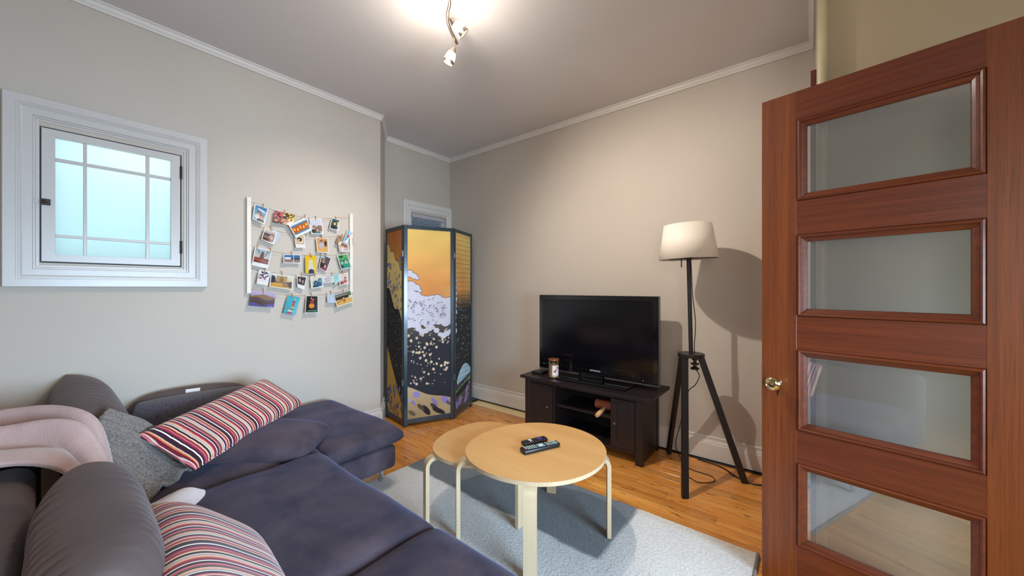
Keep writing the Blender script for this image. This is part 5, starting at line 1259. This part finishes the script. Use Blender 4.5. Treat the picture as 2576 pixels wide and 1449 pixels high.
DEPTH = {28: -0.0035, 2: 0.012, 6: -0.004, 9: 0.006, 10: 0.009, 20: 0.006, 21: 0.003, 19: 0.0, 27: 0.006, 8: 0.0}
GC = 'cards pegged to the photo hanger'
for k, (q, border, lab) in enumerate(CARDS):
    TL, TR, BR, BL = [np.array(v) for v in q]
    w_ = float(np.linalg.norm(TR - TL)); h_ = float(np.linalg.norm(TL - BL)); n = 40
    p = Print(w_, h_, n, n, (238, 236, 232) if border not in (5,) else ((176, 214, 214) if k == 21 else (196, 208, 228)))
    bd = {0: (0, 0, 0), 1: (0.006, 0.006, 0.006), 2: (0.012, 0.006, 0.012), 3: (0.006, 0.028, 0.008), 4: (0, 0, 0), 5: (0, 0, 0)}[border]
    if k == 25: bd = (0.005, 0.005, 0.005)
    if k == 2: bd = (0.008, 0.018, 0.018)
    if border < 4:
        iw, ih = w_ - 2 * bd[0], h_ - bd[1] - bd[2]
        ip = Print(iw, ih, n, n, (128, 128, 128)); ip.x = p.x - bd[0]; ip.y = p.y - bd[1]; ip.px = p.px; pic(k, ip, iw, ih)
        d = np.maximum(np.maximum(-ip.x, ip.x - iw), np.maximum(-ip.y, ip.y - ih)); a = np.clip(0.5 - d / p.px, 0, 1)[..., None]
        if border == 0: a[:] = 1
        p.c = p.c * (1 - a) + ip.c * a
    if k == 21:
        for t in range(4): p.line([(0.2 * w_, (0.75 - 0.13 * t) * h_), (0.8 * w_, (0.78 - 0.13 * t) * h_)], 0.0018, (90, 176, 166))
    s = n + 1; u_ = p.x / w_; v_ = p.y / h_
    cy_ = (BL[0] * (1 - u_) + BR[0] * u_) * (1 - v_) + (TL[0] * (1 - u_) + TR[0] * u_) * v_
    cz_ = (BL[1] * (1 - u_) + BR[1] * u_) * (1 - v_) + (TL[1] * (1 - u_) + TR[1] * u_) * v_
    cx0 = XS_ + 0.0018 + DEPTH.get(k, 0.0)
    rr = random.Random(k * 7 + 1); tw = rr.uniform(-0.006, 0.006)
    cxx = cx0 + 0.012 * (1 - v_) ** 2 * rr.uniform(0.3, 1.0) - 0.006 * np.sin(np.pi * u_) * (1 - v_) + tw * (u_ - 0.5) * (1 - v_) + 0.004
    cxx = np.where(v_ > 0.97, np.minimum(cxx, cx0 + 0.005), cxx)
    verts = [tuple(v) for v in np.stack([cxx, cy_, cz_], -1).reshape(-1, 3)]; nf = len(verts)
    verts += [(v[0] - 0.0005, v[1], v[2]) for v in verts]
    faces = [(i * s + j, (i + 1) * s + j, (i + 1) * s + j + 1, i * s + j + 1) for i in range(n) for j in range(n)]
    mi = [0] * len(faces)
    faces += [tuple(nf + a for a in f[::-1]) for f in faces]; mi += [1] * (len(faces) - len(mi))
    loop = [i * s for i in range(n)] + [n * s + j for j in range(n)] + [i * s + n for i in range(n, 0, -1)] + [j for j in range(n, 0, -1)]
    for a in range(len(loop)):
        b = (a + 1) % len(loop); faces.append((loop[b], loop[a], nf + loop[a], nf + loop[b])); mi.append(1)
    nm = 'photograph' if border in (1, 3) else 'postcard' if border in (0, 2) and k not in (9, 10) else 'paper_tag' if k in (9, 10) else 'paper_note'
    me = bpy.data.meshes.new(nm); me.from_pydata(verts, [], faces); me.update(); setcol(me, p.lin().reshape(-1, 3) * 0.78, len(verts))
    me.materials.append(M['photo']); me.materials.append(M['paperback']); me.polygons.foreach_set('material_index', mi)
    c = Vector((cx0, float(TL[0] + TR[0]) / 2, float(TL[1] + TR[1]) / 2)); me.transform(Matrix.Translation(-c))
    o = bpy.data.objects.new(nm, me); o.location = c; COL.objects.link(o); W[o.name] = Matrix.Translation(c)
    tag(o, lab, {'photograph': 'photograph', 'postcard': 'postcard', 'paper_tag': 'tag', 'paper_note': 'note'}[nm], GC)
    ux = Vector((0, *(TR - TL))).normalized()
    def onCard(x_, y_, size, s_, m_, name_='lettering'):
        b = BL + (BR - BL) * (x_) + (TL - BL) * y_
        tm = frame4(Vector((cx0 + 0.019, float(b[0]), float(b[1]))), ux, Vector((0, 0, 1)))
        return text(name_, s_, size, m_, tm, o, 0.0002)
    if k == 25:
        onCard(0.46, 0.12, 0.0165, 'CAMPARI', 'btn_green')
    if k == 20:
        for t, s_ in enumerate(('to the sweetest one', 'there is', 'happy birthday!!!', 'with party up', 'sisters & mom')):
            onCard(0.48, 0.84 - 0.17 * t, 0.0105, s_, 'plastic_black')
    if k == 10:
        bm = tube(bmesh.new(), catmull([(cx0 + 0.005, 1.612, 1.775), (cx0 + 0.007, 1.632, 1.775), (cx0 + 0.008, 1.640, 1.755), (cx0 + 0.007, 1.634, 1.725), (cx0 + 0.007, 1.642, 1.695), (cx0 + 0.007, 1.637, 1.67), (cx0 + 0.007, 1.630, 1.70), (cx0 + 0.007, 1.632, 1.73)], 6), 0.0009, 6)
        obj('string_loop', bm, 'btn_red', o)
# second photo peeking behind number six
# clothes pegs
first = None
for k, lst in CLIPS.items():
    for (y_, z_) in lst:
        if first is None:
            bm = bmesh.new()
            for sx in (-1, 1):
                r_ = B(-0.0014, 0.0014, -0.0024, 0.0024, -0.020, 0.014, bev=0.0005); tmp = bpy.data.meshes.new('t')
                r_.transform(Matrix.Translation((sx * 0.0022, 0, 0)) @ Matrix.Rotation(R(5 * sx), 4, 'Y')); r_.to_mesh(tmp); r_.free(); bm.from_mesh(tmp); bpy.data.meshes.remove(tmp)
            me = bpy.data.meshes.new('clothes_peg'); bm.to_mesh(me); bm.free(); me.materials.append(M['peg'])
            sm = bpy.data.meshes.new('spring'); bm = tube(bmesh.new(), [(-0.004, 0, 0), (0.004, 0, 0)], 0.0013, 6); bm.to_mesh(sm); bm.free(); sm.materials.append(M['silver'])
            first = bpy.data.objects.new('clothes_peg', me); fsn = bpy.data.objects.new('spring', sm); fsn.parent = first; o, o2 = first, fsn
        else:
            o = first.copy(); o2 = fsn.copy(); o2.parent = o
        o.location = (XS_ + 0.0075 + DEPTH.get(k, 0), y_, z_ - 0.003); o.rotation_euler = (R(random.uniform(-14, 14)), 0, 0)
        COL.objects.link(o); COL.objects.link(o2)
        tag(o, 'tiny wooden peg holding the ' + CARDS[k][2].split(',')[0].split(' held by')[0].split(' beside')[0].split(' below')[0].split(' against')[0].split(' behind')[0].split(' in sun')[0].split(' with a')[0].strip() + (' at the right rail' if k == 8 else '') + (', left of two' if k == 11 and y_ < 0.95 else ', right of two' if k == 11 else ''), 'peg', 'wooden pegs on the photo hanger')

# ================================================================== CEILING SPOT FIXTURE
cf = thing('ceiling_spotlight', (-1.45, 1.25, 2.80), 'brushed nickel curved ceiling bar with lit opal spot heads', 'ceiling light')
zf = 2.80
rod = [(-1.30, 1.02, zf), (-1.38, 1.13, zf), (-1.440, 1.262, zf), (-1.475, 1.310, zf), (-1.558, 1.366, zf), (-1.619, 1.441, zf), (-1.658, 1.51, zf), (-1.683, 1.555, zf)]
obj('curved_bar', tube(bmesh.new(), catmull(rod, 6), 0.0085, 12), 'nickel', cf, smooth=True)
obj('canopy', lathe(bmesh.new(), [(0, 0), (0.06, 0), (0.06, -0.02), (0.05, -0.026), (0.012, -0.03), (0.012, -0.11), (0, -0.11)], (-1.34, 1.075, ZC), 32), 'nickel', cf, smooth=True)
def head(base, tip):
    base, tip = Vector(base), Vector(tip); ax = (tip - base).normalized(); L = (tip - base).length
    j = base - Vector((0, 0, 0)); k_ = 0.86
    def sc2(pr): return [(a * k_, b * k_) for a, b in pr]
    st = obj('spot_head', lathe(bmesh.new(), sc2([(0, 0), (0.011, 0.002), (0.024, 0.030), (0.029, 0.040), (0.027, 0.041)]), base, 28, ax), 'nickel', cf, smooth=True)
    obj('opal_glass', lathe(bmesh.new(), sc2([(0.0275, 0.040), (0.034, 0.065), (0.037, 0.090), (0.037, 0.106)]), base, 28, ax), 'lamp_glass', st, smooth=True)
    obj('rim_band', lathe(bmesh.new(), sc2([(0.0378, 0.094), (0.0385, 0.096), (0.0385, 0.116), (0.0378, 0.118), (0.036, 0.116), (0.036, 0.094)]), base, 28, ax), 'nickel', st, smooth=True)
    obj('bulb', lathe(bmesh.new(), sc2([(0, 0.04), (0.02, 0.05), (0.033, 0.085), (0.033, 0.108), (0, 0.110)]), base, 24, ax), 'lamp_glass', st, smooth=True)
    return base + ax * 0.118
def stem(a, b): obj('stem', tube(bmesh.new(), [a, b], 0.0048, 10), 'nickel', cf, smooth=True)
stem((-1.530, 1.352, 2.80), (-1.500, 1.335, 2.742)); p1 = head((-1.498, 1.334, 2.745), (-1.452, 1.424, 2.66))
stem((-1.655, 1.505, 2.80), (-1.655, 1.507, 2.735)); p2 = head((-1.655, 1.507, 2.742), (-1.700, 1.490, 2.64))
stem((-1.36, 1.11, 2.80), (-1.34, 1.10, 2.742)); p3 = head((-1.34, 1.10, 2.742), (-1.26, 1.08, 2.64))
spot('spot_1', p1, (0.62, 1.70, -1.75), 122, 122); spot('spot_2', p2, (-1.45, -0.10, -1.55), 64, 88); spot('spot_3', p3, (0.2, -0.9, -1.6), 25)
lamp('lamp_beyond_window', (XA - 0.42, 0.33, 2.22), 8.0, (1.0, 0.97, 0.88), 0.10)
for i_, (x_, y_) in enumerate(((-1.60, 1.38), (-1.40, 1.22))): lamp('glass_glow_%d' % (i_ + 1), (x_, y_, 2.66), 7.5, r=0.04)
